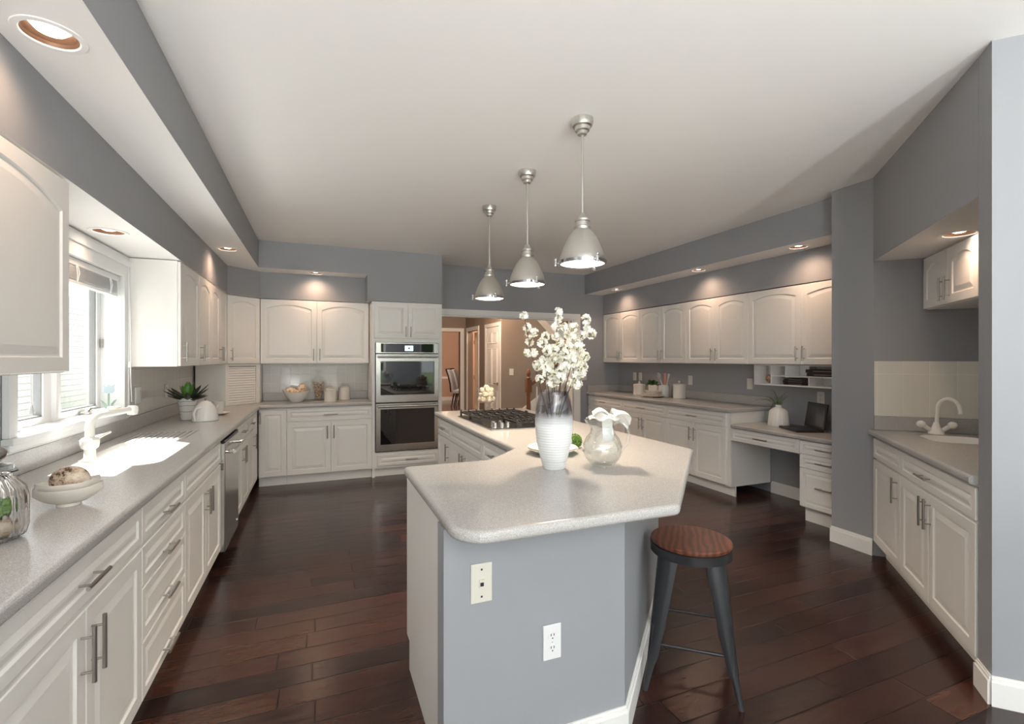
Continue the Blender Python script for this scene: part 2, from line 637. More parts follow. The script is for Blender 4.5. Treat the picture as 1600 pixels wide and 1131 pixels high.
# left wall with sink window recess and added patio opening
WY0, WY1, WZ0, WZ1 = 2.75, 3.99, 1.085, 1.985
m = MB()
m.box(LW - 0.15, LW, WY1 + 0.013, FW + 0.12, 0, CE)
m.box(LW - 0.15, LW, 0.0, WY0 - 0.013, 0, CE)
m.box(LW - 0.15, LW, WY0 - 0.013, WY1 + 0.013, 0, WZ0 - 0.029)
m.box(LW - 0.15, LW, WY0 - 0.013, WY1 + 0.013, WZ1 + 0.013, CE)
m.box(LW - 0.15, LW, -1.6, 0.0, 0, CE)
m.box(LW - 0.15, LW, -4.12, -3.6, 0, CE)
m.box(LW - 0.15, LW, -3.6, -1.6, 2.2, CE)
m.obj('wall_left', paint_grey)['kind'] = 'structure'
# rear wall with two window openings
m = MB()
m.box(LW - 0.15, 6.2, -4.12, -4.0, 2.3, CE)
m.box(LW - 0.15, 6.2, -4.12, -4.0, 0, 0.2)
m.box(LW - 0.15, -1.0, -4.12, -4.0, 0.2, 2.3)
m.box(2.0, 3.1, -4.12, -4.0, 0.2, 2.3)
m.box(4.1, 6.2, -4.12, -4.0, 0.2, 2.3)
m.obj('wall_rear', paint_grey)['kind'] = 'structure'
# far wall with doorway
m = MB()
m.box(LW - 0.15, 1.55, FW, FW + 0.12, 0, CE)
m.box(1.55, 3.66, FW, FW + 0.12, 2.04, CE)
m.box(3.66, RW + 0.12, FW, FW + 0.12, 0, CE)
m.obj('wall_far', paint_grey)['kind'] = 'structure'
MB().box(RW, RW + 0.12, 2.54, FW, 0, CE).obj('wall_right', paint_grey)['kind'] = 'structure'
# pier between desk and bar alcove
PX, PY = 3.733, 2.236
DL = 0.46
MB().prism([(PX, 2.54), (PX, PY), (PX + DL, PY - DL), (PX + DL + 0.45, PY - DL + 0.45), (RW + 0.12, 2.54)], 0, CE).obj('wall_pier', paint_grey)['kind'] = 'structure'
NX, NY = 2.668, 1.171   # near edge of alcove on the 45 degree face
ax, ay = PX + DL, PY - DL
bx, by = NX + DL, NY - DL
MB().prism([(ax, ay), (bx, by), (bx + 0.09, by - 0.09), (ax + 0.09, ay - 0.09)], 0, CE).obj('wall_alcove', paint_grey)['kind'] = 'structure'
KX, KY = 2.577, 1.088
MB().prism([(NX, NY), (KX, KY), (4.2, KY - (4.2 - KX)), (4.3, KY - (4.2 - KX) + 0.1), (bx + 0.09, by - 0.09), (bx, by)], 0, CE).obj('wall_near_right', paint_grey)['kind'] = 'structure'
MB().box(4.2, 4.32, -4.12, KY - (4.2 - KX), 0, CE).obj('wall_rear_right', paint_grey)['kind'] = 'structure'
# header over bar alcove, white underside
hd = MB().prism([(PX - 0.001, PY), (NX, NY + 0.001), (bx, by), (ax, ay)], UT, CE).obj('wall_header', [paint_grey, paint_ceil])
struct(hd)


def hole(x, y, z, r=0.073, h=0.13):
    return MB().lathe([(r, 0), (r, h)], 40, (x, y, z - 0.02), smooth=False, close=True).obj('cutter', paint_grey)


# left + far soffit (bottom 2.44) and fascia (bottom 2.13)
sof = MB().prism([(-0.62, -3.9), (-0.62, 5.95), (0.538, 5.95), (0.538, 6.249), (-0.628, 6.249), (-0.919, 5.958), (-0.919, -3.9)], SO, CE).obj('ceiling_soffit_left', [paint_grey, paint_ceil])
DLS = [(-0.78, 1.93), (-0.78, 5.07), (-0.036, 6.11), (-0.78, -1.2)]
for x, y in DLS[:3]:
    carve(sof, hole(x, y, SO))
white_under(sof)
struct(sof)
fas = MB().prism([(-0.92, -3.9), (-0.92, 5.958), (-0.628, 6.25), (0.538, 6.25), (0.538, FW), (LW, FW), (LW, -3.9)], UT, CE).obj('wall_fascia_left', [paint_grey, paint_ceil])
carve(fas, hole(-1.085, 3.31, UT))
white_under(fas)
struct(fas)
blk = MB().box(0.538, 1.447, 5.95, FW, 2.125, CE).obj('wall_oven_bulkhead', [paint_grey, paint_ceil])
struct(blk)
sofr = MB().box(3.87, 4.199, 2.54, FW, SO, CE).obj('ceiling_soffit_right', [paint_grey, paint_ceil])
DRS = [(4.02, 5.884), (4.02, 4.262), (4.02, 3.037)]
for x, y in DRS:
    carve(sofr, hole(x, y, SO))
white_under(sofr)
struct(sofr)
MB().box(4.2, RW, 2.54, FW, UT, CE).obj('wall_fascia_right', paint_grey)['kind'] = 'structure'
carve(hd, hole(3.36, 1.56, UT))
white_under(hd)


def baseboard(name, pts, h=0.12, t=0.015):
    """pts: floor polyline, room side on the left of travel"""
    m = MB()
    for (x0, y0), (x1, y1) in zip(pts, pts[1:]):
        d = Vector((x1 - x0, y1 - y0)).normalized()
        n = Vector((-d.y, d.x))
        a, b = Vector((x0, y0)), Vector((x1, y1))
        a2, b2 = a - d * 0.0, b + d * 0.0
        for tt, z0, z1 in ((t, 0, h - 0.022), (t * 0.62, h - 0.022, h - 0.008), (t * 0.35, h - 0.008, h)):
            e = tt * 0.42
            m.prism([tuple(a - d * 0), tuple(b + d * 0), tuple(b + n * tt + d * e), tuple(a + n * tt - d * e)], z0, z1)
    o = m.obj(name, trim_white)
    return struct(o)


baseboard('baseboard_pier', [(PX - 0.0015, PY + 0.004), (PX - 0.0015, 2.538)])
baseboard('baseboard_near_right', [(4.19, KY - 0.001 - (4.19 - KX) ), (KX - 0.002, KY), (NX - 0.002, NY)])
baseboard('baseboard_desk', [(RW - 0.001, 2.96), (RW - 0.001, 3.70)])
baseboard('baseboard_far', [(3.92, FW - 0.001), (3.78, FW - 0.001)])

# doorway casing
m = MB()
m.box(1.465, 3.776, FW - 0.02, FW - 0.001, 2.04, 2.125)
m.box(3.66, 3.776, FW - 0.02, FW - 0.001, 0, 2.04)
m.box(1.465, 1.55, FW - 0.02, FW - 0.001, 0, 2.04)
m.box(3.64, 3.659, FW - 0.001, FW + 0.13, 0, 2.04)
m.box(1.551, 1.57, FW - 0.001, FW + 0.13, 0, 2.04)
m.box(1.57, 3.64, FW - 0.001, FW + 0.13, 2.021, 2.039)
struct(m.obj('trim_1', trim_white, bevel=0.004))

# ------------------------------------------------------------------ sink window
GX = LW - 0.125
m = MB()
m.box(LW - 0.15, LW + 0.001, WY1, WY1 + 0.012, WZ0, WZ1)
m.box(LW - 0.15, LW + 0.001, WY0 - 0.012, WY0, WZ0, WZ1)
m.box(LW - 0.15, LW + 0.001, WY0, WY1, WZ1, WZ1 + 0.012)
# casing
m.box(LW + 0.001, LW + 0.02, WY1 - 0.002, WY1 + 0.078, WZ0 + 0.001, 2.128)
m.box(LW + 0.001, LW + 0.02, WY0 - 0.078, WY0, WZ0 + 0.001, 2.128)
m.box(LW + 0.001, LW + 0.02, WY0 + 0.0, WY1 - 0.002, WZ1, 2.128)
m.box(LW + 0.02, LW + 0.032, WY0 - 0.078, WY1 + 0.078, 2.06, 2.10)
m.box(LW + 0.02, LW + 0.027, WY1 + 0.055, WY1 + 0.078, WZ0 + 0.001, 2.06)
m.box(LW + 0.02, LW + 0.027, WY0 - 0.078, WY0 - 0.055, WZ0 + 0.001, 2.06)
wf = struct(m.obj('window_1', window_white, bevel=0.002))
m = MB()
m.box(LW - 0.15, LW + 0.001, WY0 - 0.012, WY1 + 0.012, WZ0 - 0.028, WZ0)
m.box(LW + 0.001, LW + 0.045, WY0 - 0.09, WY1 + 0.09, WZ0 - 0.028, WZ0)
m.box(LW + 0.001, LW + 0.028, WY0 - 0.08, WY1 + 0.08, WZ0 - 0.058, WZ0 - 0.029)
m.box(LW + 0.001, LW + 0.018, WY0 - 0.08, WY1 + 0.08, WZ0 - 0.07, WZ0 - 0.059)
m.obj('window_sill', window_white, wf, bevel=0.004)
MY = (WY0 + WY1) / 2
m = MB()
m.box(GX - 0.045, GX + 0.012, MY - 0.04, MY + 0.04, WZ0, WZ1)
m.box(GX - 0.02, GX + 0.035, MY - 0.012, MY + 0.012, WZ0, WZ1)
m.obj('mullion', window_white, wf, bevel=0.003)
for y0, y1 in ((WY0, MY - 0.04), (MY + 0.04, WY1)):
    m = MB()
    z0, z1 = WZ0, WZ1
    e = 0.052
    for a in ((y0, y0 + e, z0, z1), (y1 - e, y1, z0, z1), (y0 + e, y1 - e, z0, z0 + 0.035), (y0 + e, y1 - e, z1 - e, z1)):
        m.box(GX - 0.03, GX + 0.012, a[0], a[1], a[2], a[3])
    m.m = 1
    g = 0.008
    for a in ((y0 + e, y0 + e + g, z0 + .035, z1 - e), (y1 - e - g, y1 - e, z0 + .035, z1 - e), (y0 + e, y1 - e, z0 + .035, z0 + .035 + g), (y0 + e, y1 - e, z1 - e - g, z1 - e)):
        m.box(GX - 0.028, GX + 0.004, a[0], a[1], a[2], a[3])
    sf = m.obj('sash', [window_white, gasket], wf)
    MB().box(GX - 0.014, GX - 0.010, y0 + e, y1 - e, z0 + 0.035, z1 - e).obj('pane', pane, sf)
# casement operators
for y, n in ((2.92, 1), (3.72, 0)):
    t = thing('window_crank', ('folded white crank on the sill behind the glass jar' if n else 'folded crank at the foot of the right-hand window sash beside the shells'), 'window crank', (GX + 0.035, y, WZ0))
    MB().box(-0.02, 0.03, -0.05, 0.05, 0.001, 0.018).obj('housing', window_white if n else nickel, t, bevel=0.005)
    MB().tube([(0.01, 0, 0.018), (0.015, 0.01, 0.03), (0.02, 0.09, 0.026), (0.02, 0.13, 0.022)], [0.01, 0.008, 0.006, 0.009]).obj('lever', window_white if n else nickel, t)
# hinge latch on jamb
tag(MB().box(GX + 0.014, GX + 0.03, WY1 - 0.02, WY1 - 0.001, 1.50, 1.56).obj('window_latch', nickel, bevel=0.003), 'small metal latch on the far upright of the sink window', 'latch')

# blind, raised
bl = thing('window_blind', 'raised white slatted blind stacked at the top of the sink window', 'blind', (LW - 0.035, WY0 + 0.01, 0))
BW = WY1 - WY0 - 0.02
MB().box(-0.02, 0.03, 0, BW, WZ1 - 0.04, WZ1 - 0.003).obj('headrail', window_white, bl, bevel=0.003)
m = MB()
for k in range(11):
    z = WZ1 - 0.048 - k * 0.0065
    m.box(-0.022, 0.026, 0.005, BW - 0.005, z - 0.0018, z)
m.obj('slats', window_white, bl)
MB().box(-0.016, 0.022, 0.005, BW - 0.005, WZ1 - 0.14, WZ1 - 0.122).obj('bottom_rail', window_white, bl, bevel=0.003)
for y in (0.15, BW / 2, BW - 0.15, BW - 0.03):
    m = MB().tube([(0.031, y, WZ1 - 0.035), (0.036, y + 0.01, WZ1 - 0.08), (0.03, y, WZ1 - 0.135), (0.032, y - 0.008, WZ1 - 0.13), (0.038, y - 0.02, WZ1 - 0.09), (0.031, y - 0.015, WZ1 - 0.04)], 0.003, 6)
    m.obj('cord_loop', window_white, bl)


def pull_cord(y, x, ztop, zt, label, loop=0):
    t = thing('blind_cord', label, 'blind cord', (x, y, 0))
    MB().tube([(0, 0, ztop), (0.003, 0.004, (ztop + zt) / 2), (0.004, 0.006, zt + 0.035)], 0.0016, 6).obj('cord', window_white, t)
    MB().lathe([(0.002, 0.04), (0.006, 0.034), (0.008, 0.02), (0.013, 0.004), (0.012, 0)][::-1], 14, (0.004, 0.006, zt), close=True).obj('tassel', window_white, t)
    if loop:
        MB().tube([(0.006, 0, ztop - 0.2), (0.012, -0.01, zt - 0.1), (0.014, 0.0, zt - 0.2), (0.01, 0.012, zt - 0.235), (0.004, 0.006, zt)], 0.0016, 6).obj('loop', window_white, t)


pull_cord(3.97, LW + 0.05, 1.95, 1.37, 'white pull cord with tassel hanging at the far side of the sink window', 1)
pull_cord(2.79, LW + 0.04, 1.95, 1.18, 'white bell tassel on a cord in front of the near window pane')

# rear windows, kept large for daylight, and an added patio door
def big_window(name, x0, x1, z0, z1, y, horiz=True, X=None):
    m = MB()
    n = 3 if (x1 - x0) > 2 else 2
    def bx_(a0, a1, c0, c1):
        if horiz:
            m.box(a0, a1, y - 0.03, y + 0.03, c0, c1)
        else:
            m.box(X - 0.03, X + 0.03, a0, a1, c0, c1)
    bx_(x0, x1, z0, z0 + 0.06); bx_(x0, x1, z1 - 0.06, z1)
    for k in range(n + 1):
        c = x0 + 0.03 + (x1 - x0 - 0.06) * k / n
        bx_(c - 0.03, c + 0.03, z0 + 0.06, z1 - 0.06)
    o = struct(m.obj(name, window_white))
    m2 = MB()
    if horiz:
        m2.box(x0, x1, y - 0.003, y + 0.003, z0, z1)
    else:
        m2.box(X - 0.003, X + 0.003, x0, x1, z0, z1)
    m2.obj('pane', pane, o)


big_window('window_2', -1.0, 2.0, 0.2, 2.3, -4.06)
big_window('window_3', 3.1, 4.1, 0.2, 2.3, -4.06)
big_window('door_added_patio', -3.6, -1.6, 0.0, 2.2, 0, False, LW - 0.08)  # unseen patio door, added to let light onto the cabinet fronts

# family room behind the camera: bounce carpet and uplighters added to light the ceiling
bounce_carpet_m = mat('pale_bounce_carpet', (0.62, 0.615, 0.60, 1), 0.95)
struct(MB().box(LW, 4.2, -4.0, -0.9, 0.0005, 0.012).obj('floor_bounce_carpet', bounce_carpet_m))  # unseen pale carpet, added to bounce light up to the ceiling
added_glow_m = emis('added_uplighter_glow', (1.0, 0.93, 0.84, 1), 4)


def uplighter(x, y, label, e):  # unseen lamp, added to brighten the kitchen ceiling
    t = thing('added_uplighter', label, 'added fill lamp', (x, y, 0.0125))
    MB().lathe([(0.13, 0), (0.13, 0.015), (0.03, 0.03), (0.012, 0.05)], 32, close=True).obj('base', nickel, t)
    MB().tube([(0, 0, 0.04), (0, 0, 0.42)], 0.011, 12).obj('pole', nickel, t)
    MB().lathe([(0.0, 0.42), (0.05, 0.425), (0.15, 0.49), (0.19, 0.55), (0.186, 0.55), (0.146, 0.497), (0.05, 0.435), (0.0, 0.43)], 36).obj('bowl_shade', nickel_l, t)
    MB().lathe([(0, 0.50), (0.10, 0.50), (0.10, 0.512), (0, 0.515)], 28).obj('bulb_disc', added_glow_m, t)
    d = bpy.data.lights.new('lamp', 'AREA')
    d.shape = 'DISK'
    d.size = 0.22
    d.energy = e
    d.color = (1.0, 1.0, 1.0)
    lo = bpy.data.objects.new('lamp', d)
    C.objects.link(lo)
    lo.parent = t
    lo.location = (0, 0, 0.545)
    lo.rotation_euler = (PI, 0, 0)


uplighter(-0.75, -3.0, 'left unseen bowl uplighter added behind the kitchen to brighten the ceiling', 118)
uplighter(0.6, -3.3, 'right unseen bowl uplighter added behind the kitchen to brighten the ceiling', 118)

# outdoors
g_ = MB().box(-40, 40, -45, 30, -0.35, -0.15).obj('ground_lawn', grass_m)
struct(g_)
struct(MB().box(-6.0, -1.45, -9, 12, -0.149, -0.1).obj('ground_paving', pave_m))
struct(MB().box(-1.449, 9, -9, -4.2, -0.149, -0.1).obj('ground_bounce_terrace', pave_m))  # unseen pale terrace, added so sunlight bounces in through the rear windows
m = MB()
for k in range(24):
    m.box(-5.03, -5.0 + 0.0, 0.5, 14, 0.0 + k * 0.12 - 0.1, 0.0 + k * 0.12 + 0.015)
    m.box(-5.04, -4.996, 0.5, 14, k * 0.12 - 0.098, k * 0.12 - 0.090)
m.box(-5.2, -5.04, 0.5, 14, -0.12, 2.8)
struct(m.obj('wall_siding', siding_m))
for i, (x, y, rr, hh) in enumerate([(-7, -17, 2.3, 4.2), (-2, -19, 2.3, 5.0), (3, -17, 2.3, 4.4), (8, -19, 2.3, 5.2), (13, -17, 2.3, 4.0)]):
    t = thing('tree', ('leftmost', 'second from left', 'middle', 'second from right', 'rightmost')[i] + ' leafy green tree reflected in the upper oven glass', 'tree', (x, y, -0.15), 0, 'trees beyond the rear lawn')
    MB().lathe([(0.22, 0), (0.15, hh * 0.6)], 10, close=True).obj('trunk', twig_m, t)
    MB().ball((0, 0, hh * 0.62), rr, 28, 20, (1, 0.8, 0.75), 0.10, rnd).obj('crown', hedge_m, t)

# ------------------------------------------------------------------ doors, drawers, handles
HC = {}


def handle_mesh(L_, r=0.006, out=0.032):
    k = (L_, r, out)
    if k not in HC:
        m = MB()
        m.tube([(0, -out, -L_ / 2), (0, -out, L_ / 2)], r, 12)
        for z in (-L_ * 0.31, L_ * 0.31):
            m.tube([(0, -0.001, z), (0, -out, z)], r * 0.62, 8)
        HC[k] = m.mesh('handle', nickel)
    return HC[k]


def add_handle(door, x, y, z, L_=0.16, horiz=False):
    o = link('handle', handle_mesh(L_), door)
    o.location = (x, y, z)
    if horiz:
        o.rotation_euler = (0, PI / 2, 0)
    return o


def panel(name, x0, x1, z0, z1, parent, arch=0.0, t=0.02, frame=0.055, yb=0.0, material=None):
    """raised panel front whose back sits at local y=yb, face at yb-t"""
    w_, h_ = x1 - x0, z1 - z0
    f = min(frame, h_ * 0.27, w_ * 0.27)
    na = 15

    def contour(o):
        a0, a1 = x0 + f + o, x1 - f - o
        b0, b1 = z0 + f + o, z1 - f - o
        if arch <= 0:
            return [(a0, b0), (a1, b0), (a1, b1), (a0, b1)]
        sp = b1 - arch
        pts = [(a0, b0), (a1, b0)]
        for k in range(na + 1):
            u = k / na
            s_ = abs(2 * u - 1)
            z = sp + arch * (1 - s_ ** 2.0)
            pts.append((a1 + (a0 - a1) * u, z))
        return pts

    c0 = contour(0)
    if arch <= 0:
        outer = [(x0, z0), (x1, z0), (x1, z1), (x0, z1)]
    else:
        outer = [(x0, z0), (x1, z0)] + [((x1 if k == 0 else x0 if k == na else c0[2 + k][0]), z1) for k in range(na + 1)]
    n = len(c0)
    yf = yb - t
    rings = [(outer, yb), ([(px_ , pz_) for px_, pz_ in outer], yf + 0.003)]
    e = 0.003
    ins = [(min(max(px_, x0 + e), x1 - e), min(max(pz_, z0 + e), z1 - e)) for px_, pz_ in outer]
    rings.append((ins, yf))
    sl = min(0.03, f * 0.55)
    rings += [(c0, yf), (contour(0.005), yf + 0.007), (contour(0.011), yf + 0.007), (contour(0.011 + sl), yf + 0.001)]
    vs, fs = [], []
    for pts, y in rings:
        vs += [(a, y, b) for a, b in pts]
    for k in range(len(rings) - 1):
        for i in range(n):
            j = (i + 1) % n
            fs.append((k * n + i, k * n + j, (k + 1) * n + j, (k + 1) * n + i))
    fs.append(tuple(range((len(rings) - 1) * n, len(rings) * n)))
    fs.append(tuple(range(n))[::-1])
    m = MB()
    m.add(vs, fs)
    return m.obj(name, material or cab_white, parent)


def cabinet(name, label, loc, rz, w_, z0, z1, depth, fronts, toe=0.0, group=None, cat='cabinet', hollow=False):
    """local frame: x along the run, front of carcass at y=0 (doors proud of it towards -y), body behind"""
    t = thing(name, label, cat, loc, rz, group)
    m = MB()
    if hollow:
        m.box(0.001, w_ - 0.001, 0.0, 0.02, z0, z1)
        m.box(0.001, 0.02, 0.02, depth, z0, z1)
        m.box(w_ - 0.02, w_ - 0.001, 0.02, depth, z0, z1)
        m.box(0.02, w_ - 0.02, 0.02, depth, z0, z0 + 0.02)
    else:
        m.box(0.001, w_ - 0.001, 0.0, depth, z0, z1)
    m.obj('carcass', cab_white, t)
    if toe:
        MB().box(0.001, w_ - 0.001, 0.055, 0.07, 0.0, z0 - 0.0005).obj('toe_kick', cab_white, t)
    for fr in fronts:
        kind, a, b, c, d = fr[:5]
        hd_ = fr[5] if len(fr) > 5 else None
        arch = fr[6] if len(fr) > 6 else 0
        p = panel(kind, a + 0.0015, b - 0.0015, c, d, t, arch=arch, yb=-0.0005, frame=0.055 if kind == 'door' else 0.035)
        if hd_:
            add_handle(p, *hd_)
    return t


YF = -0.0205
BZ0, BZ1 = 0.105, 0.873
DZ = (0.115, 0.703)      # base doors
RZ = (0.717, 0.858)      # base drawers


def base_doors(w_, drawer=True, nd=2, hl=0.15, hside=None, drawer_handle=True):
    fr = []
    if drawer:
        fr.append(('drawer', 0, w_, RZ[0], RZ[1], (w_ / 2, YF, (RZ[0] + RZ[1]) / 2, 0.15, True) if drawer_handle else None))
    if nd == 2:
        fr.append(('door', 0, w_ / 2, DZ[0], DZ[1], (w_ / 2 - 0.035, YF, 0.585, hl)))
        fr.append(('door', w_ / 2, w_, DZ[0], DZ[1], (w_ / 2 + 0.035, YF, 0.585, hl)))
    elif nd == 1:
        x = w_ - 0.035 if hside == 'r' else 0.035
        fr.append(('door', 0, w_, DZ[0], DZ[1] if drawer else RZ[1], (x, YF, 0.585, hl) if hside else None))
    return fr


LF = -0.645   # left carcass plane
A90 = PI / 2
cabinet('base_cabinet', 'nearest white base cabinet at the left edge of the frame', (LF, 0.735, 0), A90, 0.533, BZ0, BZ1, 0.59, base_doors(0.533), 1)
cabinet('base_cabinet', 'white base cabinet with wide top drawer and two doors, left counter, before the drawer stack', (LF, 1.27, 0), A90, 0.948, BZ0, BZ1, 0.59, base_doors(0.948, hl=0.16), 1)
cabinet('base_cabinet', 'white stack of four drawers between two door cabinets under the left counter', (LF, 2.219, 0), A90, 0.63, BZ0, BZ1, 0.59,
        [('drawer', 0, 0.63, RZ[0], RZ[1], (0.305, YF, 0.765, 0.15, True)), ('drawer', 0, 0.63, 0.556, 0.705, (0.305, YF, 0.595, 0.15, True)),
         ('drawer', 0, 0.63, 0.350, 0.545, (0.305, YF, 0.405, 0.15, True)), ('drawer', 0, 0.63, 0.115, 0.338, (0.305, YF, 0.17, 0.15, True))], 1)
sk = thing('base_cabinet', 'white sink cabinet with plain false drawer and two doors beside the dishwasher', 'cabinet', (LF, 2.849, 0), A90)
m = MB()
m.box(0.001, 0.948, 0, 0.02, BZ0, BZ1)
m.box(0.001, 0.02, 0.02, 0.59, BZ0, BZ1)
m.box(0.928, 0.948, 0.02, 0.59, BZ0, BZ1)
m.box(0.02, 0.928, 0.02, 0.59, BZ0, 0.125)
m.obj('carcass', cab_white, sk)
MB().box(0.001, 0.948, 0.055, 0.07, 0, BZ0 - 0.0005).obj('toe_kick', cab_white, sk)
for fr in base_doors(0.948, drawer_handle=False):
    p = panel('door' if fr[0] == 'door' else 'false_drawer_front', fr[1] + 0.0015, fr[2] - 0.0015, fr[3], fr[4], sk, yb=-0.0005, frame=0.055 if fr[0] == 'door' else 0.035)
    if fr[5]:
        add_handle(p, *fr[5])

# dishwasher
dw = thing('dishwasher', 'stainless steel dishwasher under the left counter next to the sink cabinet', 'dishwasher', (LF, 3.799, 0), A90)
MB().box(0.004, 0.596, 0.0, 0.56, 0.09, 0.868).obj('body', black, dw)
dd = MB().box(0.006, 0.594, -0.045, -0.001, 0.09, 0.845).obj('door', steel, dw, bevel=0.006)
m = MB().tube([(0.05, -0.095, 0.775), (0.55, -0.095, 0.775)], 0.011, 12)
for x in (0.075, 0.525):
    m.tube([(x, -0.044, 0.775), (x, -0.095, 0.775)], 0.012, 12)
m.obj('handle', chrome, dd)
MB().box(0.010, 0.590, -0.044, -0.004, 0.8455, 0.862).obj('control_strip', black, dw)
m = MB()
for k in range(6):
    m.box(0.0045, 0.0058, -0.036, -0.012, 0.66 + k * 0.008, 0.664 + k * 0.008)
m.obj('side_vent', black, dw)
MB().lathe([(0.014, 0), (0.014, 0.004)], 16, (0, 0, 0), close=True, M=Matrix.Translation((0.53, -0.0455, 0.155)) @ Matrix.Rotation(PI / 2, 4, 'X')).obj('badge', chrome, dw)
MB().box(0.01, 0.59, 0.05, 0.06, 0, 0.088).obj('toe_kick', black, dw)

cabinet('base_cabinet', 'white base cabinet with drawer and two doors just past the dishwasher', (LF, 4.40, 0), A90, 0.80, BZ0, BZ1, 0.59, base_doors(0.80), 1)
cabinet('base_cabinet', 'narrow white full-height corner door where left run meets the far run', (LF, 5.20, 0), A90, 0.715, BZ0, BZ1, 0.59, [('door', 0, 0.36, DZ[0], DZ[1], (0.325, YF, 0.585, 0.15)), ('drawer', 0, 0.36, RZ[0], RZ[1], (0.18, YF, 0.787, 0.12, True)), ('door', 0.36, 0.69, DZ[0], RZ[1], (0.655, YF, 0.78, 0.13))], 1)

# far run
FY = 5.95
cabinet('base_cabinet', 'narrow white panel door in the inside corner of the far run', (-0.62, FY, 0), 0, 0.285, BZ0, BZ1, 0.56, [('door', 0.005, 0.285, DZ[0], RZ[1])], 1)
cabinet('base_cabinet', 'white base cabinet with one drawer and two doors left of the wall ovens', (-0.335, FY, 0), 0, 0.925, BZ0, BZ1, 0.56, base_doors(0.925), 1)

# oven tower
ot = thing('oven_cabinet', 'tall white cabinet that houses the double wall oven', 'cabinet', (0.592, FY, 0), 0)
TW = 0.853
m = MB()
m.box(0.0, 0.034, 0, 0.56, 0.0, 2.12)
m.box(TW - 0.045, TW, 0, 0.56, 0.0, 2.12)
m.box(0.034, TW - 0.045, 0, 0.56, 1.63, 2.12)
m.box(0.034, TW - 0.045, 0, 0.56, 0.105, 0.30)
m.box(0.034, TW - 0.045, 0.54, 0.56, 0.30, 1.63)
m.obj('carcass', cab_white, ot)
MB().box(0.034, TW - 0.045, 0.055, 0.07, 0, 0.1045).obj('toe_kick', cab_white, ot)
for a, b, hx in ((0.025, TW / 2, TW / 2 - 0.03), (TW / 2, TW - 0.035, TW / 2 + 0.03)):
    add_handle(panel('door', a, b - 0.002, 1.675, 2.105, ot, yb=-0.0005, frame=0.05), hx, YF, 1.76, 0.13)
add_handle(panel('drawer', 0.06, TW - 0.05, 0.135, 0.27, ot, yb=-0.0005, frame=0.03), TW / 2 + 0.04, YF, 0.20, 0.15, True)

ov = thing('double_oven', 'stainless steel double wall oven with black glass doors and display', 'oven', (0.632, FY, 0), 0)
OW = 0.765
MB().box(0.002, OW - 0.002, 0.0, 0.5, 0.305, 1.625).obj('housing', black, ov)
m = MB().box(0, OW, -0.03, -0.0015, 1.495, 1.625)
cp = m.obj('control_panel', steel, ov, bevel=0.003)
MB().box(0.06, OW - 0.06, -0.032, -0.0305, 1.507, 1.613).obj('panel_glass', oven_glass, cp)
MB().box(0.345, 0.445, -0.0335, -0.0321, 1.525, 1.59).obj('display', blue_led, cp)
MB().lathe([(0.012, 0), (0.012, 0.002)], 16, close=True, M=Matrix.Translation((0.395, -0.0336, 1.557)) @ Matrix.Rotation(PI / 2, 4, 'X')).obj('display_dial', lcd_blue, cp)
for z0, z1, g0, g1, hz in ((0.90, 1.487, 0.99, 1.40, 1.452), (0.31, 0.888, 0.395, 0.82, 0.855)):
    d = MB().box(0, OW, -0.035, -0.0015, z0, z1).obj('oven_door', steel, ov, bevel=0.004)
    MB().box(0.055, OW - 0.055, -0.0375, -0.0355, g0, g1).obj('glass', oven_glass, d)
    m = MB().tube([(0.02, -0.08, hz), (OW - 0.02, -0.08, hz)], 0.0125, 14)
    for x in (0.04, OW - 0.04):
        m.tube([(x, -0.034, hz), (x, -0.08, hz)], 0.009, 10)
    m.obj('handle', steel, d)
MB().box(0, OW, -0.02, -0.0015, 0.302, 0.309).obj('bottom_trim', black, ov)
MB().box(0.62, 0.70, -0.0362, -0.0352, 0.345, 0.353).obj('badge', chrome, ov)

# right run
RF = 3.94
AM = -PI / 2
for y, w_, lab in ((6.515, 0.895, 'white base cabinet of the right wall nearest the doorway'), (5.62, 0.917, 'middle white base cabinet of the right wall, below the plant and crock'), (4.703, 0.983, 'white base cabinet of the right wall beside the desk kneehole')):
    cabinet('base_cabinet', lab, (RF, y, 0), AM, w_, BZ0, BZ1, 0.555, base_doors(w_ if w_ < 0.95 else 0.929), 1)

# desk
dk = cabinet('desk_drawer_unit', 'low white unit of three drawers at the right end of the desk', (RF, 2.953, 0), AM, 0.41, 0.13, 0.722, 0.555,
             [('drawer', 0, 0.41, 0.60, 0.715, (0.24, YF, 0.655, 0.15, True)), ('drawer', 0, 0.41, 0.478, 0.595, (0.24, YF, 0.54, 0.15, True)), ('drawer', 0, 0.41, 0.14, 0.473, (0.24, YF, 0.33, 0.15, True))], 0, cat='drawer unit')
MB().box(0.001, 0.409, 0.055, 0.07, 0.0, 0.129).obj('toe_kick', cab_white, dk)
ap = thing('desk_apron', 'white pencil drawer spanning the desk kneehole', 'drawer', (RF, 3.716, 0), AM)
MB().box(0.0, 0.761, 0, 0.45, 0.60, 0.722).obj('carcass', cab_white, ap)
add_handle(panel('drawer', 0.003, 0.757, 0.592, 0.718, ap, yb=-0.0005, frame=0.035), 0.38, YF, 0.655, 0.15, True)

# uppers
UZ = (1.372, 2.128)


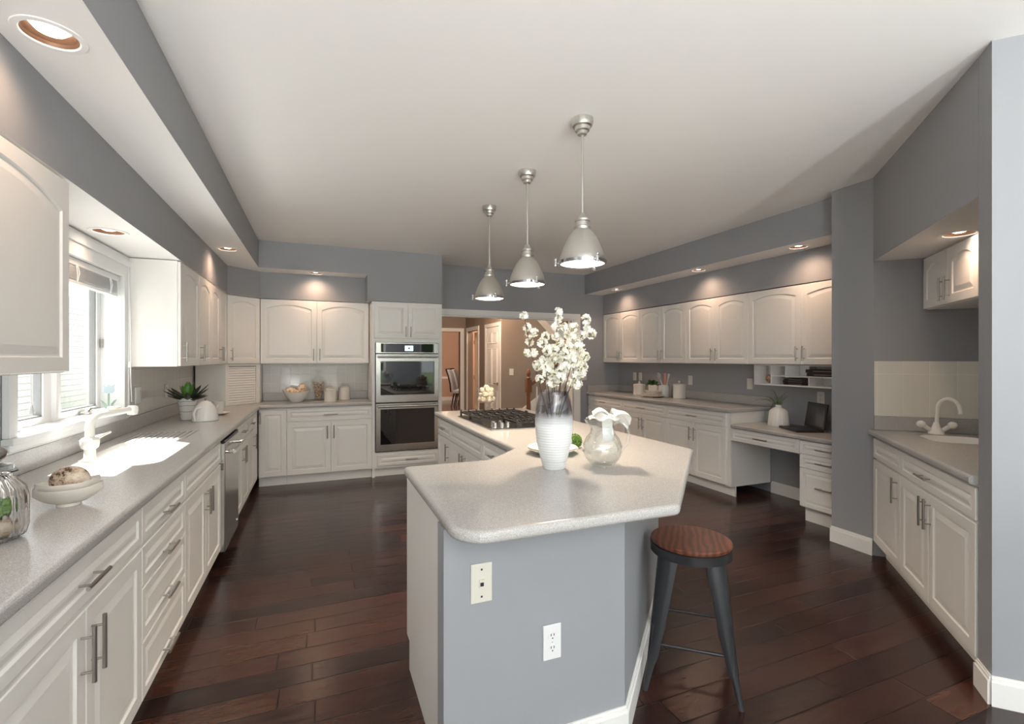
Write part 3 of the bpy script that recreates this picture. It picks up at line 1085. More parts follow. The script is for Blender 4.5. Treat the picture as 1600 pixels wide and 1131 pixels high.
def upper(label, loc, rz, w_, z0=UZ[0], z1=UZ[1], depth=0.27, nd=2, arch=0.045, hl=0.14, hs='l', hz=None, name='wall_cabinet'):
    hz = hz or z0 + 0.105
    if nd == 2:
        fr = [('door', 0, w_ / 2, z0 + 0.004, z1 - 0.004, (w_ / 2 - 0.035, YF, hz, hl), arch), ('door', w_ / 2, w_, z0 + 0.004, z1 - 0.004, (w_ / 2 + 0.035, YF, hz, hl), arch)]
    else:
        fr = [('door', 0.005, w_ - 0.005, z0 + 0.004, z1 - 0.004, (0.035 if hs == 'l' else w_ - 0.035, YF, hz, hl), arch)]
    return cabinet(name, label, loc, rz, w_, z0, z1, depth, fr)


ULX = -0.94
upper('large white wall cabinet cropped by the left edge of the frame', (ULX, 1.50, 0), A90, 0.928, nd=1, hs='l', depth=0.298, arch=0.07)
upper('white wall cabinet right of the sink window with its blank side panel in view', (ULX, 4.07, 0), A90, 0.575, depth=0.298, nd=1, hs='l')
upper('narrow one-door white wall cabinet second from the sink window', (ULX, 4.645, 0), A90, 0.48, depth=0.298, nd=1, hs='l')
upper('last white wall cabinet of the left run before the angled corner', (ULX, 5.125, 0), A90, 0.82, depth=0.298, nd=2)
# corner upper + tambour garage
dgl = math.hypot(0.29, 0.29)
cc = thing('corner_wall_cabinet', 'angled white corner wall cabinet with one arched door', 'cabinet', (-0.934, 5.972, 0), PI / 4)
MB().prism([(-0.934, 5.972), (-0.648, 6.258), (-0.648, 6.51), (-1.235, 6.51), (-1.235, 5.972)], UZ[0], UZ[1], M=Matrix.Rotation(-PI / 4, 4, 'Z') @ Matrix.Translation((0.934, -5.972, 0))).obj('carcass', cab_white, cc)
add_handle(panel('door', 0.004, dgl - 0.006, UZ[0] + 0.004, UZ[1] - 0.004, cc, arch=0.035, yb=-0.0005), 0.04, YF, UZ[0] + 0.105, 0.14)
ag = thing('appliance_garage', 'angled corner appliance garage with ribbed roll-up tambour door', 'appliance garage', (-0.934, 5.972, 0.916), PI / 4)
Mi = Matrix.Rotation(-PI / 4, 4, 'Z') @ Matrix.Translation((0.934, -5.972, 0))
m = MB()
m.prism([(-1.215, 5.96), (-0.934, 5.96), (-0.934, 5.972), (-1.215, 5.972)], 0, 0.454, M=Mi)
m.prism([(-0.648, 6.262), (-0.636, 6.262), (-0.636, 6.49), (-0.648, 6.49)], 0, 0.454, M=Mi)
m.box(0, 0.032, 0.0, 0.02, 0, 0.454)
m.box(dgl - 0.04, dgl - 0.004, 0.0, 0.02, 0, 0.454)
m.box(0.032, dgl - 0.04, 0.0, 0.02, 0.43, 0.454)
m.obj('frame', cab_white, ag, bevel=0.001)
vs, fs = [], []
nt_ = 15
sec = []
for k in range(nt_):
    za = 0.022 + k * 0.0268
    for q in range(7):
        a = PI * q / 6
        sec.append((0.014 - 0.008 * math.sin(a), za + 0.0268 * (1 - math.cos(a)) / 2))
m = MB()
for x in (0.033, dgl - 0.041):
    vs += [(x, y, z) for y, z in sec]
n = len(sec)
m.add(vs, [(i, n + i, n + i + 1, i + 1) for i in range(n - 1)])
m.box(0.033, dgl - 0.041, 0.004, 0.018, 0.001, 0.022)
m.obj('tambour_door', cab_white, ag)

upper('wide white two-door wall cabinet above the far counter, left of the ovens', (-0.632, 6.27, 0), 0, 1.216, depth=0.245, arch=0.05)
# right uppers
URX = 4.22
for y, w_, lab in ((6.515, 0.925, 'white wall cabinet of the right wall nearest the doorway'), (5.59, 0.927, 'second white wall cabinet of the right wall counting from the doorway'), (4.663, 0.919, 'third white wall cabinet of the right wall counting from the doorway'), (3.744, 1.196, 'widest white wall cabinet, above the cubby shelf and cut off by the pier')):
    upper(lab, (URX, y, 0), AM, w_, depth=0.27, arch=0.04)

# cubby shelf
cb = thing('cubby_shelf', 'white pigeonhole organiser hung under the right wall cabinets', 'shelf', (4.285, 3.744, 1.157), AM)
CW, CD, CH = 1.19, 0.205, 0.21
m = MB()
m.box(0, CW, 0, CD, 0, 0.014)
m.box(0, CW, 0, CD, CH - 0.01, CH)
m.box(0, 0.014, 0, CD, 0.014, CH - 0.01)
m.box(CW - 0.014, CW, 0, CD, 0.014, CH - 0.01)
m.box(0.014, CW - 0.014, CD - 0.006, CD, 0.014, CH - 0.01)
m.obj('case', trim_white, cb)
MB().box(0.197, 0.209, 0.002, CD - 0.007, 0.0145, CH - 0.0105).obj('divider', trim_white, cb)
MB().box(0.2095, CW - 0.0145, 0.002, CD - 0.007, 0.094, 0.104).obj('shelf', trim_white, cb)
MB().box(0.362, 0.372, 0.004, CD - 0.007, 0.1045, CH - 0.0105).obj('divider', trim_white, cb)
MB().box(0.54, 0.55, 0.09, CD - 0.007, 0.1045, CH - 0.0105).obj('divider', trim_white, cb)
MB().box(0.603, 0.613, 0.004, CD - 0.007, 0.0145, 0.0935).obj('divider', trim_white, cb)

# bar cabinets along the 45 degree wall
A45 = -3 * PI / 4
bar0 = Vector((PX - 0.006, PY - 0.026))
dL = Vector((-0.7071, -0.7071))
def barp(s_, off=0.0):
    return (bar0.x + dL.x * s_ + 0.7071 * off, bar0.y + dL.y * s_ - 0.7071 * off, 0)
cabinet('base_cabinet', 'narrow one-door bar cabinet next to the grey pier', barp(0.0), A45, 0.545, BZ0, BZ1, 0.56, [('drawer', 0, 0.545, RZ[0], RZ[1]), ('door', 0, 0.545, DZ[0], DZ[1], (0.50, YF, 0.60, 0.16))], 1, hollow=True)
bc = thing('base_cabinet', 'two-door bar cabinet with drawer below the bar sink', 'cabinet', barp(0.546), A45)
W_ = 0.925
m = MB()
m.box(0.001, W_, 0, 0.02, BZ0, BZ1)
m.box(0.001, 0.02, 0.02, 0.56, BZ0, BZ1)
m.box(W_ - 0.02, W_, 0.02, 0.56, BZ0, BZ1)
m.obj('carcass', cab_white, bc)
MB().box(0.001, W_, 0.055, 0.07, 0, BZ0 - 0.0005).obj('toe_kick', cab_white, bc)
add_handle(panel('drawer', 0.0015, W_ - 0.0015, RZ[0], RZ[1], bc, yb=-0.0005, frame=0.035), 0.40, YF, 0.785, 0.15, True)
add_handle(panel('door', 0.0015, 0.42, DZ[0], DZ[1], bc, yb=-0.0005), 0.39, YF, 0.60, 0.16)
add_handle(panel('door', 0.423, W_ - 0.0015, DZ[0], DZ[1], bc, yb=-0.0005), 0.455, YF, 0.60, 0.16)
bu = Vector((3.947 - 0.003, 2.02 - 0.006))
upper('small white bar wall cabinet with two arched doors below a recessed light', (bu.x, bu.y, 0), A45, 0.76, 1.77, 2.128, 0.325, arch=0.04, hl=0.15, hz=1.87)

# ------------------------------------------------------------------ countertops
CZ0, CZ1 = 0.8745, 0.915


def counter(name, pts, label, rad=0.0, z0=CZ0, z1=CZ1, bev=0.014):
    pts = roundpoly(pts, rad) if rad else pts
    o = MB().prism(pts, z0, z1).obj(name, stone)
    tag(o, label, 'countertop')
    return o


def addbev(o, wd=0.014):
    b = o.modifiers.new('bevel', 'BEVEL')
    b.width = wd
    b.segments = 4
    b.limit_method = 'ANGLE'
    b.angle_limit = R(50)


def roll_edge(o, test, wd=0.014):
    me = o.data
    at = me.attributes.new('bevel_weight_edge', 'FLOAT', 'EDGE')
    for e in me.edges:
        p, q = me.vertices[e.vertices[0]].co, me.vertices[e.vertices[1]].co
        at.data[e.index].value = 1.0 if (abs(p.z - q.z) < 1e-4 and test(p) and test(q)) else 0.0
    b = o.modifiers.new('bevel', 'BEVEL')
    b.width = wd
    b.segments = 4
    b.limit_method = 'WEIGHT'
    b.harden_normals = False


ct = counter('countertop', [(LW + 0.002, 0.72), (-0.60, 0.72), (-0.60, 5.905), (0.588, 5.905), (0.588, FW - 0.002), (LW + 0.002, FW - 0.002)],
             'speckled grey L-shaped countertop on the left and far cabinets', [0, 0, 0, 0, 0, 0])
sp_ = roundpoly([(-0.725, 2.80), (-0.725, 3.44), (-0.87, 3.60), (-1.12, 3.60), (-1.12, 3.02), (-0.92, 2.80)], [0.10, 0.06, 0.10, 0.05, 0.08, 0.10], 5)
carve(ct, MB().prism(sp_, 0.8, 1.0).obj('cutter', sink_white))
gm = MB()
for k in range(11):
    x = -0.80 - k * 0.034
    gm.box(x - 0.006, x + 0.006, 3.64, 4.02 - 0.012 * k * 0, 0.9105, 0.93)
carve(ct, gm.obj('cutter', sink_white))
roll_edge(ct, lambda p: abs(p.x + 0.60) < 2e-4 or (abs(p.y - 5.905) < 2e-4 and p.x > -0.61))
b_ = MB()
b_.box(LW + 0.0025, LW + 0.022, 0.72, 5.958, CZ1 + 0.0005, 1.016)
b_.box(-0.634, 0.588, FW - 0.022, FW - 0.0025, CZ1 + 0.0005, 1.016)
b_.obj('backsplash', stone, ct, bevel=0.003)
# front edge roll of the left and far counter
sk_ = thing('sink', 'white integral kitchen sink under the window', 'sink')
inn = sp_
n = len(inn)
cx_ = sum(p[0] for p in inn) / n
cy_ = sum(p[1] for p in inn) / n
m = MB()
vs, fs = [], []
lev = [(1.0, 0.912), (0.985, 0.86), (0.95, 0.78), (0.90, 0.765)]
for s_, z in lev:
    vs += [(cx_ + (x - cx_) * s_ * 0.998, cy_ + (y - cy_) * s_ * 0.998, z) for x, y in inn]
for k in range(len(lev) - 1):
    for i in range(n):
        j = (i + 1) % n
        fs.append((k * n + j, k * n + i, (k + 1) * n + i, (k + 1) * n + j))
fs.append(tuple(range((len(lev) - 1) * n, len(lev) * n))[::-1])
m.add(vs, fs, True)
so = m.obj('basin', sink_white, sk_)
mo = so.modifiers.new('solid', 'SOLIDIFY')
mo.thickness = 0.004
mo.offset = 1
MB().lathe([(0.04, 0), (0.04, 0.003), (0.025, 0.004)], 24, (cx_, cy_, 0.7665), close=True).obj('drain', chrome, sk_)

# tiles
tl = MB()
tl.box(LW + 0.0015, LW + 0.009, 4.07, 5.955, 1.0175, 1.370)
struct(tl.obj('trim_2', tile_m))
struct(MB().box(-0.634, 0.59, FW - 0.009, FW - 0.0015, 1.0175, 1.370).obj('trim_3', tile_m))
struct(MB().prism([(PX + 0.002 + 0.0, PY - 0.004), (PX + DL - 0.004, PY - DL + 0.002), (PX + DL - 0.009, PY - DL - 0.003), (PX - 0.003, PY - 0.009)], 1.0175, 1.41).obj('trim_4', tile_b))
struct(MB().prism([(ax - 0.002, ay - 0.002), (bx + 0.002, by + 0.002), (bx - 0.004, by + 0.008), (ax - 0.008, ay + 0.004)], 1.0175, 1.41).obj('trim_5', tile_b))

# right counter
cr = counter('countertop', [(3.885, 3.70), (RW - 0.002, 3.70), (RW - 0.002, FW - 0.002), (3.885, FW - 0.002)], 'speckled grey countertop along the right wall under the wall cabinets', [0.03, 0, 0, 0])
addbev(cr, 0.012)
b_ = MB().box(RW - 0.022, RW - 0.0025, 3.70, FW - 0.023, CZ1 + 0.0005, 1.016)
b_.box(3.90, RW - 0.0025, FW - 0.022, FW - 0.0025, CZ1 + 0.0005, 1.016)
b_.obj('backsplash', stone, cr, bevel=0.003)
dt = counter('desktop', [(3.885, 2.542), (RW - 0.002, 2.542), (RW - 0.002, 3.716), (3.96, 3.716), (3.885, 3.69)], 'lower speckled grey desk top holding the laptop', [0, 0, 0, 0.02, 0.05], 0.7235, 0.76)
addbev(dt, 0.012)

# bar counter
def bp(s_, o_):
    """s along bar from the pier, o_ depth into alcove measured from pier face plane"""
    return (PX - 0.7071 * s_ + 0.7071 * o_, PY - 0.7071 * s_ - 0.7071 * o_)
BL = math.hypot(PX - NX, PY - NY)
cbp = [bp(-0.012, -0.033), bp(BL - 0.004, -0.033), bp(BL - 0.004, 0.62), bp(0.004, 0.62), bp(0.004, 0.0), bp(-0.03, -0.01)]
cbp = [bp(0.0, -0.033), bp(BL - 0.004, -0.033), bp(BL - 0.004, 0.648), bp(0.004, 0.648), bp(0.004, -0.004)]
cbr = counter('countertop', cbp, 'speckled grey countertop with small sink in the angled bar alcove', [0, 0, 0, 0, 0])
bs = roundpoly([bp(0.15, 0.19), bp(0.15, 0.52), bp(0.50, 0.52), bp(0.50, 0.19)], 0.09, 5)
carve(cbr, MB().prism(bs, 0.8, 1.0).obj('cutter', sink_white))
roll_edge(cbr, lambda p: abs((p.x - p.y) - (PX - PY) + 0.033 * 1.4142) < 4e-4)
b_ = MB().prism([bp(0.005, 0.63), bp(BL - 0.005, 0.63), bp(BL - 0.005, 0.648), bp(0.005, 0.648)], CZ1 + 0.0005, 1.016)
b_.prism([bp(0.005, 0.0), bp(0.005, 0.629), bp(0.022, 0.629), bp(0.022, 0.0)], CZ1 + 0.0005, 1.016)
b_.obj('backsplash', stone, cbr, bevel=0.003)
bsk = thing('bar_sink', 'small white sink set in the bar counter', 'sink')
n = len(bs)
cx_ = sum(p[0] for p in bs) / n
cy_ = sum(p[1] for p in bs) / n
vs, fs = [], []
for s_, z in lev:
    vs += [(cx_ + (x - cx_) * s_ * 0.998, cy_ + (y - cy_) * s_ * 0.998, z) for x, y in bs]
sg = 1
for k in range(len(lev) - 1):
    for i in range(n):
        j = (i + 1) % n
        fs.append((k * n + j, k * n + i, (k + 1) * n + i, (k + 1) * n + j))
fs.append(tuple(range((len(lev) - 1) * n, len(lev) * n))[::-1])
MB().add(vs, fs, True).obj('basin', sink_white, bsk)

# ------------------------------------------------------------------ island
IX, IYN, IYF, IR = 0.372, 1.335, 4.60, 1.975
it = counter('island_countertop', [(IX, IYN), (1.175, IYN), (IR, IYN + (IR - 1.175)), (IR, IYF), (1.037, IYF), (1.037, 2.54), (0.80, 2.303), (IX, 2.303)],
             'pale speckled island countertop with angled corners carrying the cooktop and vase', [0.11, 0.04, 0.03, 0.03, 0.03, 0.05, 0.08, 0.03])
addbev(it, 0.016)
isl = thing('island', 'angular kitchen island with grey end walls and white cabinets', 'island', (0, 0, 0))
m = MB()
m.prism([(0.374, 1.515), (1.071, 1.515), (1.90, 2.344), (1.90, 4.55), (1.84, 4.55), (1.84, 2.37), (1.05, 1.60), (0.374, 1.60)], 0, CZ0 - 0.001)
m.obj('knee_wall', paint_grey, isl)
m = MB()
m.box(0.386, 0.404, 1.602, 2.215, 0.0, CZ0 - 0.001)
m.box(0.386, 0.404, 2.215, 2.28, 0.13, CZ0 - 0.001)
m.obj('side_panel', cab_white, isl)
m = MB()
m.box(0.405, 1.10, 1.602, 2.26, 0.105, CZ0 - 0.001)
m.box(1.085, 1.83, 2.50, 4.545, 0.105, CZ0 - 0.001)
m.box(1.10, 1.80, 2.262, 2.499, 0.105, CZ0 - 0.001)
m.obj('carcass', cab_white, isl)
m = MB()
m.box(0.405, 1.05, 2.19, 2.205, 0, 0.104)
m.box(1.14, 1.155, 2.51, 4.545, 0, 0.104)
m.obj('toe_kick', cab_white, isl)
# island side fronts (facing -X) and back-facing doors of the near block
fr = thing('x', 'x', 'x')
bpy.data.objects.remove(fr)


def isl_front(kind, y1, y0, z0, z1, hy=None, hz=None, hor=False):
    """front on plane X=1.085 facing -X between y0<y1; built in place"""
    p = panel(kind, 0, y1 - y0, z0, z1, isl, yb=-0.0005, frame=0.05 if kind == 'door' else 0.033)
    p.rotation_euler = (0, 0, AM)
    p.location = (1.085, y1, 0)
    if hz:
        add_handle(p, y1 - hy, YF, hz, 0.15, hor)
    return p


isl_front('drawer', 4.54, 4.085, RZ[0], RZ[1], 4.31, 0.79, True)
isl_front('door', 4.54, 4.085, DZ[0], DZ[1], 4.13, 0.60)
isl_front('false_drawer_front', 4.082, 3.20, RZ[0], RZ[1])
isl_front('door', 4.082, 3.645, DZ[0], DZ[1], 3.68, 0.60)
isl_front('door', 3.642, 3.20, DZ[0], DZ[1], 3.60, 0.60)
isl_front('drawer', 3.197, 2.56, RZ[0], RZ[1], 2.90, 0.79, True)
isl_front('door', 3.197, 2.56, DZ[0], DZ[1], 3.15, 0.60)
for a, b in ((0.41, 0.73), (0.733, 1.05)):
    p = panel('door', 0, b - a, DZ[0], DZ[1], isl, yb=-0.0005)
    p.rotation_euler = (0, 0, PI)
    p.location = (b, 2.26, 0)
baseb = baseboard('baseboard_island', [(1.9015, 4.55), (1.9015, 2.3435), (1.0715, 1.5135), (0.376, 1.5135)])


def plate(name, label, loc, rz, w_, h_, kind, cat, m_=plate_white, tilt=0):
    """wall plate: local front -y, centre at loc"""
    t = thing(name, label, cat, loc, rz)
    MB().box(-w_ / 2, w_ / 2, -0.006, -0.0008, -h_ / 2, h_ / 2).obj('cover_plate', m_, t, bevel=0.002)
    if kind == 'outlet':
        for zz in (0.022, -0.022):
            o = MB().lathe([(0.0155, 0), (0.0155, 0.0015)], 20, close=True, M=Matrix.Translation((0, -0.0062, zz)) @ Matrix.Rotation(PI / 2, 4, 'X')).obj('receptacle', m_, t)
            m = MB()
            m.box(-0.007, -0.0045, -0.0088, -0.0078, zz + 0.001, zz + 0.009)
            m.box(0.0045, 0.007, -0.0088, -0.0078, zz + 0.001, zz + 0.009)
            m.box(-0.002, 0.002, -0.0088, -0.0078, zz - 0.009, zz - 0.005)
            m.obj('slots', plate_dark, o)
        MB().box(-0.0016, 0.0016, -0.0074, -0.0061, -0.0016, 0.0016).obj('screw', nickel, t)
    elif kind == 'jack':
        MB().box(-0.009, 0.009, -0.011, -0.0061, -0.014, 0.012).obj('jack', m_, t)
        MB().box(-0.006, 0.006, -0.0116, -0.0111, -0.009, 0.0035).obj('port', plate_dark, t)
        for zz in (-0.045, 0.045):
            MB().box(-0.003, 0.003, -0.0074, -0.0061, zz - 0.003, zz + 0.003).obj('screw', plate_dark, t)
    else:
        n_ = kind
        for k in range(n_):
            x = (k - (n_ - 1) / 2) * 0.046
            MB().box(x - 0.016, x + 0.016, -0.0085, -0.0061, -0.033, 0.033).obj('rocker', m_, t, bevel=0.0015)
    return t


plate('phone_jack_plate', 'almond phone jack plate on the grey end wall of the island', (0.501, 1.515, 0.682), 0, 0.074, 0.13, 'jack', 'wall plate', almond)
plate('outlet', 'white double outlet low on the grey end wall of the island', (0.763, 1.515, 0.428), 0, 0.07, 0.122, 'outlet', 'outlet', window_white)
for y, z, k, lab in ((6.10, 1.16, 'outlet', 'left of the two outlets above the first canister by the doorway'), (5.96, 1.162, 1, 'right of the paired wall plates above the first canister'), (4.914, 1.15, 1, 'single white switch plate above the second canister on the right wall'), (3.985, 1.145, 1, 'white switch plate just left of the cubby shelf'), (3.164, 1.05, 'outlet', 'white outlet on the wall above the laptop')):
    plate('outlet' if k == 'outlet' else 'light_switch', lab, (RW - 0.0005, y, z), AM, 0.074, 0.12, k, 'outlet' if k == 'outlet' else 'switch')
plate('light_switch', 'white double switch plate between the doorway casing and right cabinets', (3.838, FW - 0.0005, 1.155), 0, 0.115, 0.118, 2, 'switch')
plate('light_switch', 'white double switch on the left tile backsplash by the blind cord', (LW + 0.0095, 4.27, 1.16), A90, 0.118, 0.12, 2, 'switch', window_white)
plate('outlet', 'white outlet on the left tile backsplash behind the potted succulent', (LW + 0.0095, 4.97, 1.15), A90, 0.072, 0.118, 'outlet', 'outlet', plate_white)

# ------------------------------------------------------------------ cooktop
ck = thing('gas_cooktop', 'black gas cooktop with iron grates set in the island', 'cooktop', (1.135, 3.195, CZ1 + 0.0005))
CWx, CWy = 0.555, 0.90
MB().box(0, CWx, 0, CWy, 0, 0.008).obj('tray', steel, ck, bevel=0.003)
MB().box(0.012, CWx - 0.012, 0.012, CWy - 0.012, 0.0085, 0.011).obj('burner_pan', mat('dark_steel_pan', (0.09, 0.08, 0.075, 1), 0.3, 0.8), ck)
for x, y, r_ in ((0.14, 0.72, 0.045), (0.42, 0.73, 0.038), (0.29, 0.45, 0.055), (0.44, 0.17, 0.045), (0.30, 0.19, 0.03)):
    b = MB().lathe([(r_, 0.0112), (r_, 0.022), (r_ * 0.8, 0.024)], 24, (x, y, 0), close=True).obj('burner', nickel, ck)
    MB().lathe([(r_ * 0.72, 0.0245), (r_ * 0.72, 0.032), (r_ * 0.6, 0.034)], 24, (x, y, 0), close=True).obj('burner_cap', iron, b)
gh = 0.052
for gy0, gy1 in ((0.02, 0.30), (0.31, 0.59), (0.60, 0.88)):
    m = MB()
    x0 = 0.02 if gy0 > 0.1 else 0.20
    x1 = CWx - 0.02
    q = 0.006
    for a in ((x0, x1, gy0, gy0 + 2 * q), (x0, x1, gy1 - 2 * q, gy1), (x0, x0 + 2 * q, gy0, gy1), (x1 - 2 * q, x1, gy0, gy1)):
        m.box(a[0], a[1], a[2], a[3], gh - 0.014, gh)
    nf = 7
    for k in range(1, nf):
        x = x0 + (x1 - x0) * k / nf
        m.box(x - q * 0.8, x + q * 0.8, gy0, gy1, gh - 0.012, gh + 0.004)
    ym = (gy0 + gy1) / 2
    m.box(x0, x1, ym - q * 0.8, ym + q * 0.8, gh - 0.012, gh + 0.002)
    for x in (x0 + 0.006, x1 - 0.006):
        for y in (gy0 + 0.006, gy1 - 0.006):
            m.box(x - 0.007, x + 0.007, y - 0.007, y + 0.007, 0.0112, gh)
            m.box(x - 0.006, x + 0.006, y - 0.006, y + 0.006, gh, gh + 0.012)
    for x in [x0 + (x1 - x0) * k / nf for k in range(1, nf)]:
        for y in (gy0 + 0.004, gy1 - 0.004):
            m.box(x - 0.005, x + 0.005, y - 0.008, y + 0.008, gh, gh + 0.012)
    m.obj('grate', iron, ck)
for x, y in ((0.045, 0.055), (0.095, 0.045), (0.145, 0.055), (0.06, 0.13), (0.12, 0.14)):
    kb = MB().lathe([(0.019, 0.0112), (0.019, 0.016), (0.016, 0.018), (0.0145, 0.048), (0.012, 0.05)], 20, (x, y, 0), close=True).obj('knob', chrome, ck)

# ------------------------------------------------------------------ stool
st = thing('bar_stool', 'round-topped wooden stool on tapering gunmetal legs beside the island', 'stool', (1.572, 1.716, 0), R(-41))
MB().lathe([(0.172, 0.592), (0.175, 0.596), (0.175, 0.606), (0.170, 0.6105)], 48, close=True).obj('seat', seat_wood, st)
MB().lathe([(0.163, 0.550), (0.1765, 0.551), (0.178, 0.5905), (0.170, 0.5915)], 48, close=True).obj('seat_rim', gun, st)
hb, ht = 0.192, 0.118
for sx, sy in ((-1, -1), (1, -1), (1, 1), (-1, 1)):
    # pressed sheet leg: convex face turned outwards, wide at the top, narrow and kicked out at the foot
    m = MB()
    rd = Vector((sx, sy, 0)).normalized()
    tg = Vector((-rd.y, rd.x, 0))
    secs = [(0.588, 0.164, 0.118, 0.036), (0.45, 0.190, 0.102, 0.034), (0.28, 0.219, 0.080, 0.030), (0.13, 0.247, 0.052, 0.022), (0.10, 0.252, 0.038, 0.014), (0.0, 0.279, 0.026, 0.010)]
    nn = 9
    vs, fs = [], []
    for z, rr0, wd, dp in secs:
        ring = []
        for off in (0.0, 0.004):
            row = []
            for q in range(nn):
                u = -1 + 2 * q / (nn - 1)
                p = rd * (rr0 - off - dp * abs(u) ** 2.6) + tg * (u * (wd / 2 - off * 0.5))
                row.append((p.x, p.y, z))
            ring += row if off == 0 else row[::-1]
        vs += ring
    n = 2 * nn
    for k in range(len(secs) - 1):
        for i in range(n):
            j = (i + 1) % n
            fs.append((k * n + j, k * n + i, (k + 1) * n + i, (k + 1) * n + j))
    fs.append(tuple(range(n)))
    fs.append(tuple(range((len(secs) - 1) * n, len(secs) * n))[::-1])
    lg = m.add(vs, fs, True).obj('leg', gun, st)
    MB().tube([rd * 0.2175 + Vector((0, 0, 0.27)), rd * 0.2445 + Vector((0, 0, 0.132))], [0.006, 0.004], 8).obj('rib', gun, lg)
for z, sides in ((0.19, ((-1, -1, 1, -1), (-1, 1, 1, 1))), (0.235, ((-1, -1, -1, 1), (1, -1, 1, 1)))):
    q = 0.158 if z < 0.2 else 0.150
    for a in sides:
        MB().tube([(a[0] * q, a[1] * q, z), (a[2] * q, a[3] * q, z)], 0.0065, 10).obj('footrest', gun, st)
MB().tube([(-0.118, -0.118, 0.50), (0, 0, 0.545), (0.118, 0.118, 0.50)], 0.007, 8).obj('cross_brace', gun, st)
MB().tube([(0.118, -0.118, 0.50), (0, 0, 0.553), (-0.118, 0.118, 0.50)], 0.007, 8).obj('cross_brace', gun, st)

# ------------------------------------------------------------------ pendants
LAB = ['nearest and largest-looking of the three brushed nickel pendant lamps', 'middle one of the three brushed nickel pendant lamps', 'farthest of the three brushed nickel pendant lamps']


def pendant(label, x, y):
    t = thing('pendant_lamp', label, 'pendant lamp', (x, y, 1.95), R(20), 'pendant lamps over the island')
    MB().lathe([(0.012, 0.700), (0.026, 0.705), (0.028, 0.722), (0.040, 0.726), (0.043, 0.744), (0.054, 0.750), (0.060, 0.768), (0.060, 0.7895)], 40, close=True).obj('canopy', nickel_l, t)
    MB().tube([(0, 0, 0.27), (0, 0, 0.702)], 0.0075, 14).obj('rod', nickel_l, t)
    MB().lathe([(0.043, 0.183), (0.045, 0.198), (0.038, 0.204), (0.036, 0.226), (0.042, 0.229), (0.042, 0.240), (0.030, 0.246), (0.022, 0.256), (0.016, 0.272), (0.010, 0.276)], 32, close=True).obj('socket_cap', nickel_l, t)
    prof = [(0.125, 0.0), (0.126, 0.012), (0.121, 0.035), (0.112, 0.065), (0.098, 0.10), (0.080, 0.137), (0.062, 0.163), (0.043, 0.184)]
    pr = prof + [(r_ - 0.003, z - 0.002) for r_, z in prof[::-1]]
    MB().lathe(pr, 48).obj('shade', nickel_l, t)
    MB().lathe([(0.120, -0.006), (0.131, -0.006), (0.131, 0.010), (0.1275, 0.012), (0.1275, 0.0)], 48).obj('rim_ring', chrome, t)
    MB().lathe([(0.0, -0.001), (0.121, -0.001), (0.121, 0.002), (0.0, 0.004)], 40).obj('glass_lens', pend_lens, t)
    for k in range(3):
        a = 2 * PI * k / 3 + 0.2
        c, s_ = math.cos(a), math.sin(a)
        m = MB()
        m.tube([(0.128 * c, 0.128 * s_, 0.004), (0.152 * c, 0.152 * s_, 0.004)], 0.004, 8)
        m.tube([(0.146 * c, 0.146 * s_, -0.012), (0.146 * c, 0.146 * s_, 0.022)], [0.010, 0.006], 12)
        m.ball((0.146 * c, 0.146 * s_, 0.024), 0.0095, 12, 8)
        m.tube([(0.146 * c - 0.012 * s_, 0.146 * s_ + 0.012 * c, -0.01), (0.146 * c + 0.012 * s_, 0.146 * s_ - 0.012 * c, -0.01)], 0.005, 8)
        m.obj('clamp_knob', chrome, t)
    d = bpy.data.lights.new('bulb', 'SPOT')
    d.energy = 32
    d.color = (1.0, 0.80, 0.60)
    d.spot_size = R(140)
    d.spot_blend = 0.8
    d.shadow_soft_size = 0.05
    lo = bpy.data.objects.new('bulb', d)
    C.objects.link(lo)
    lo.parent = t
    lo.location = (0, 0, -0.012)
    return t


for lab, (x, y) in zip(LAB, ((1.340, 2.287), (1.352, 3.06), (1.362, 3.89))):
    pendant(lab, x, y)

# ------------------------------------------------------------------ recessed lights


def downlight(x, y, z, label, e=10):
    t = thing('recessed_light', label, 'recessed light', (x, y, z), 0, 'recessed can lights')
    MB().lathe([(0.070, -0.0012), (0.092, -0.0012), (0.090, -0.004), (0.073, -0.005), (0.070, -0.001)], 40).obj('trim_ring', paint_ceil, t)
    MB().lathe([(0.0715, 0.0), (0.066, 0.010), (0.068, 0.011), (0.060, 0.019), (0.062, 0.020), (0.054, 0.028)], 40).obj('baffle', baffle, t)
    MB().lathe([(0.0, 0.003), (0.022, 0.006), (0.038, 0.013), (0.048, 0.024), (0.052, 0.030), (0.0, 0.034)], 32).obj('lamp_lens', lens_m, t)
    d = bpy.data.lights.new('lamp', 'SPOT')
    d.energy = e
    d.color = (1.0, 0.64, 0.42)
    d.spot_size = R(150)
    d.spot_blend = 1.0
    d.shadow_soft_size = 0.045
    lo = bpy.data.objects.new('lamp', d)
    C.objects.link(lo)
    lo.parent = t
    lo.location = (0, 0, 0.0)


downlight(*DLS[0], SO, 'large recessed light at the top left corner of the picture', 6)
downlight(*DLS[1], SO, 'recessed light at the far end of the left soffit')
downlight(*DLS[2], SO, 'recessed light above the far counter wall cabinets')
downlight(-1.085, 3.31, UT, 'recessed light in the white underside above the sink window', 4)
for (x, y), lab in zip(DRS, ('recessed light of the right soffit nearest the doorway', 'middle recessed light of the right soffit', 'recessed light of the right soffit next to the pier')):
    downlight(x, y, SO, lab)
downlight(3.36, 1.56, UT, 'recessed light under the header of the bar alcove', 6)

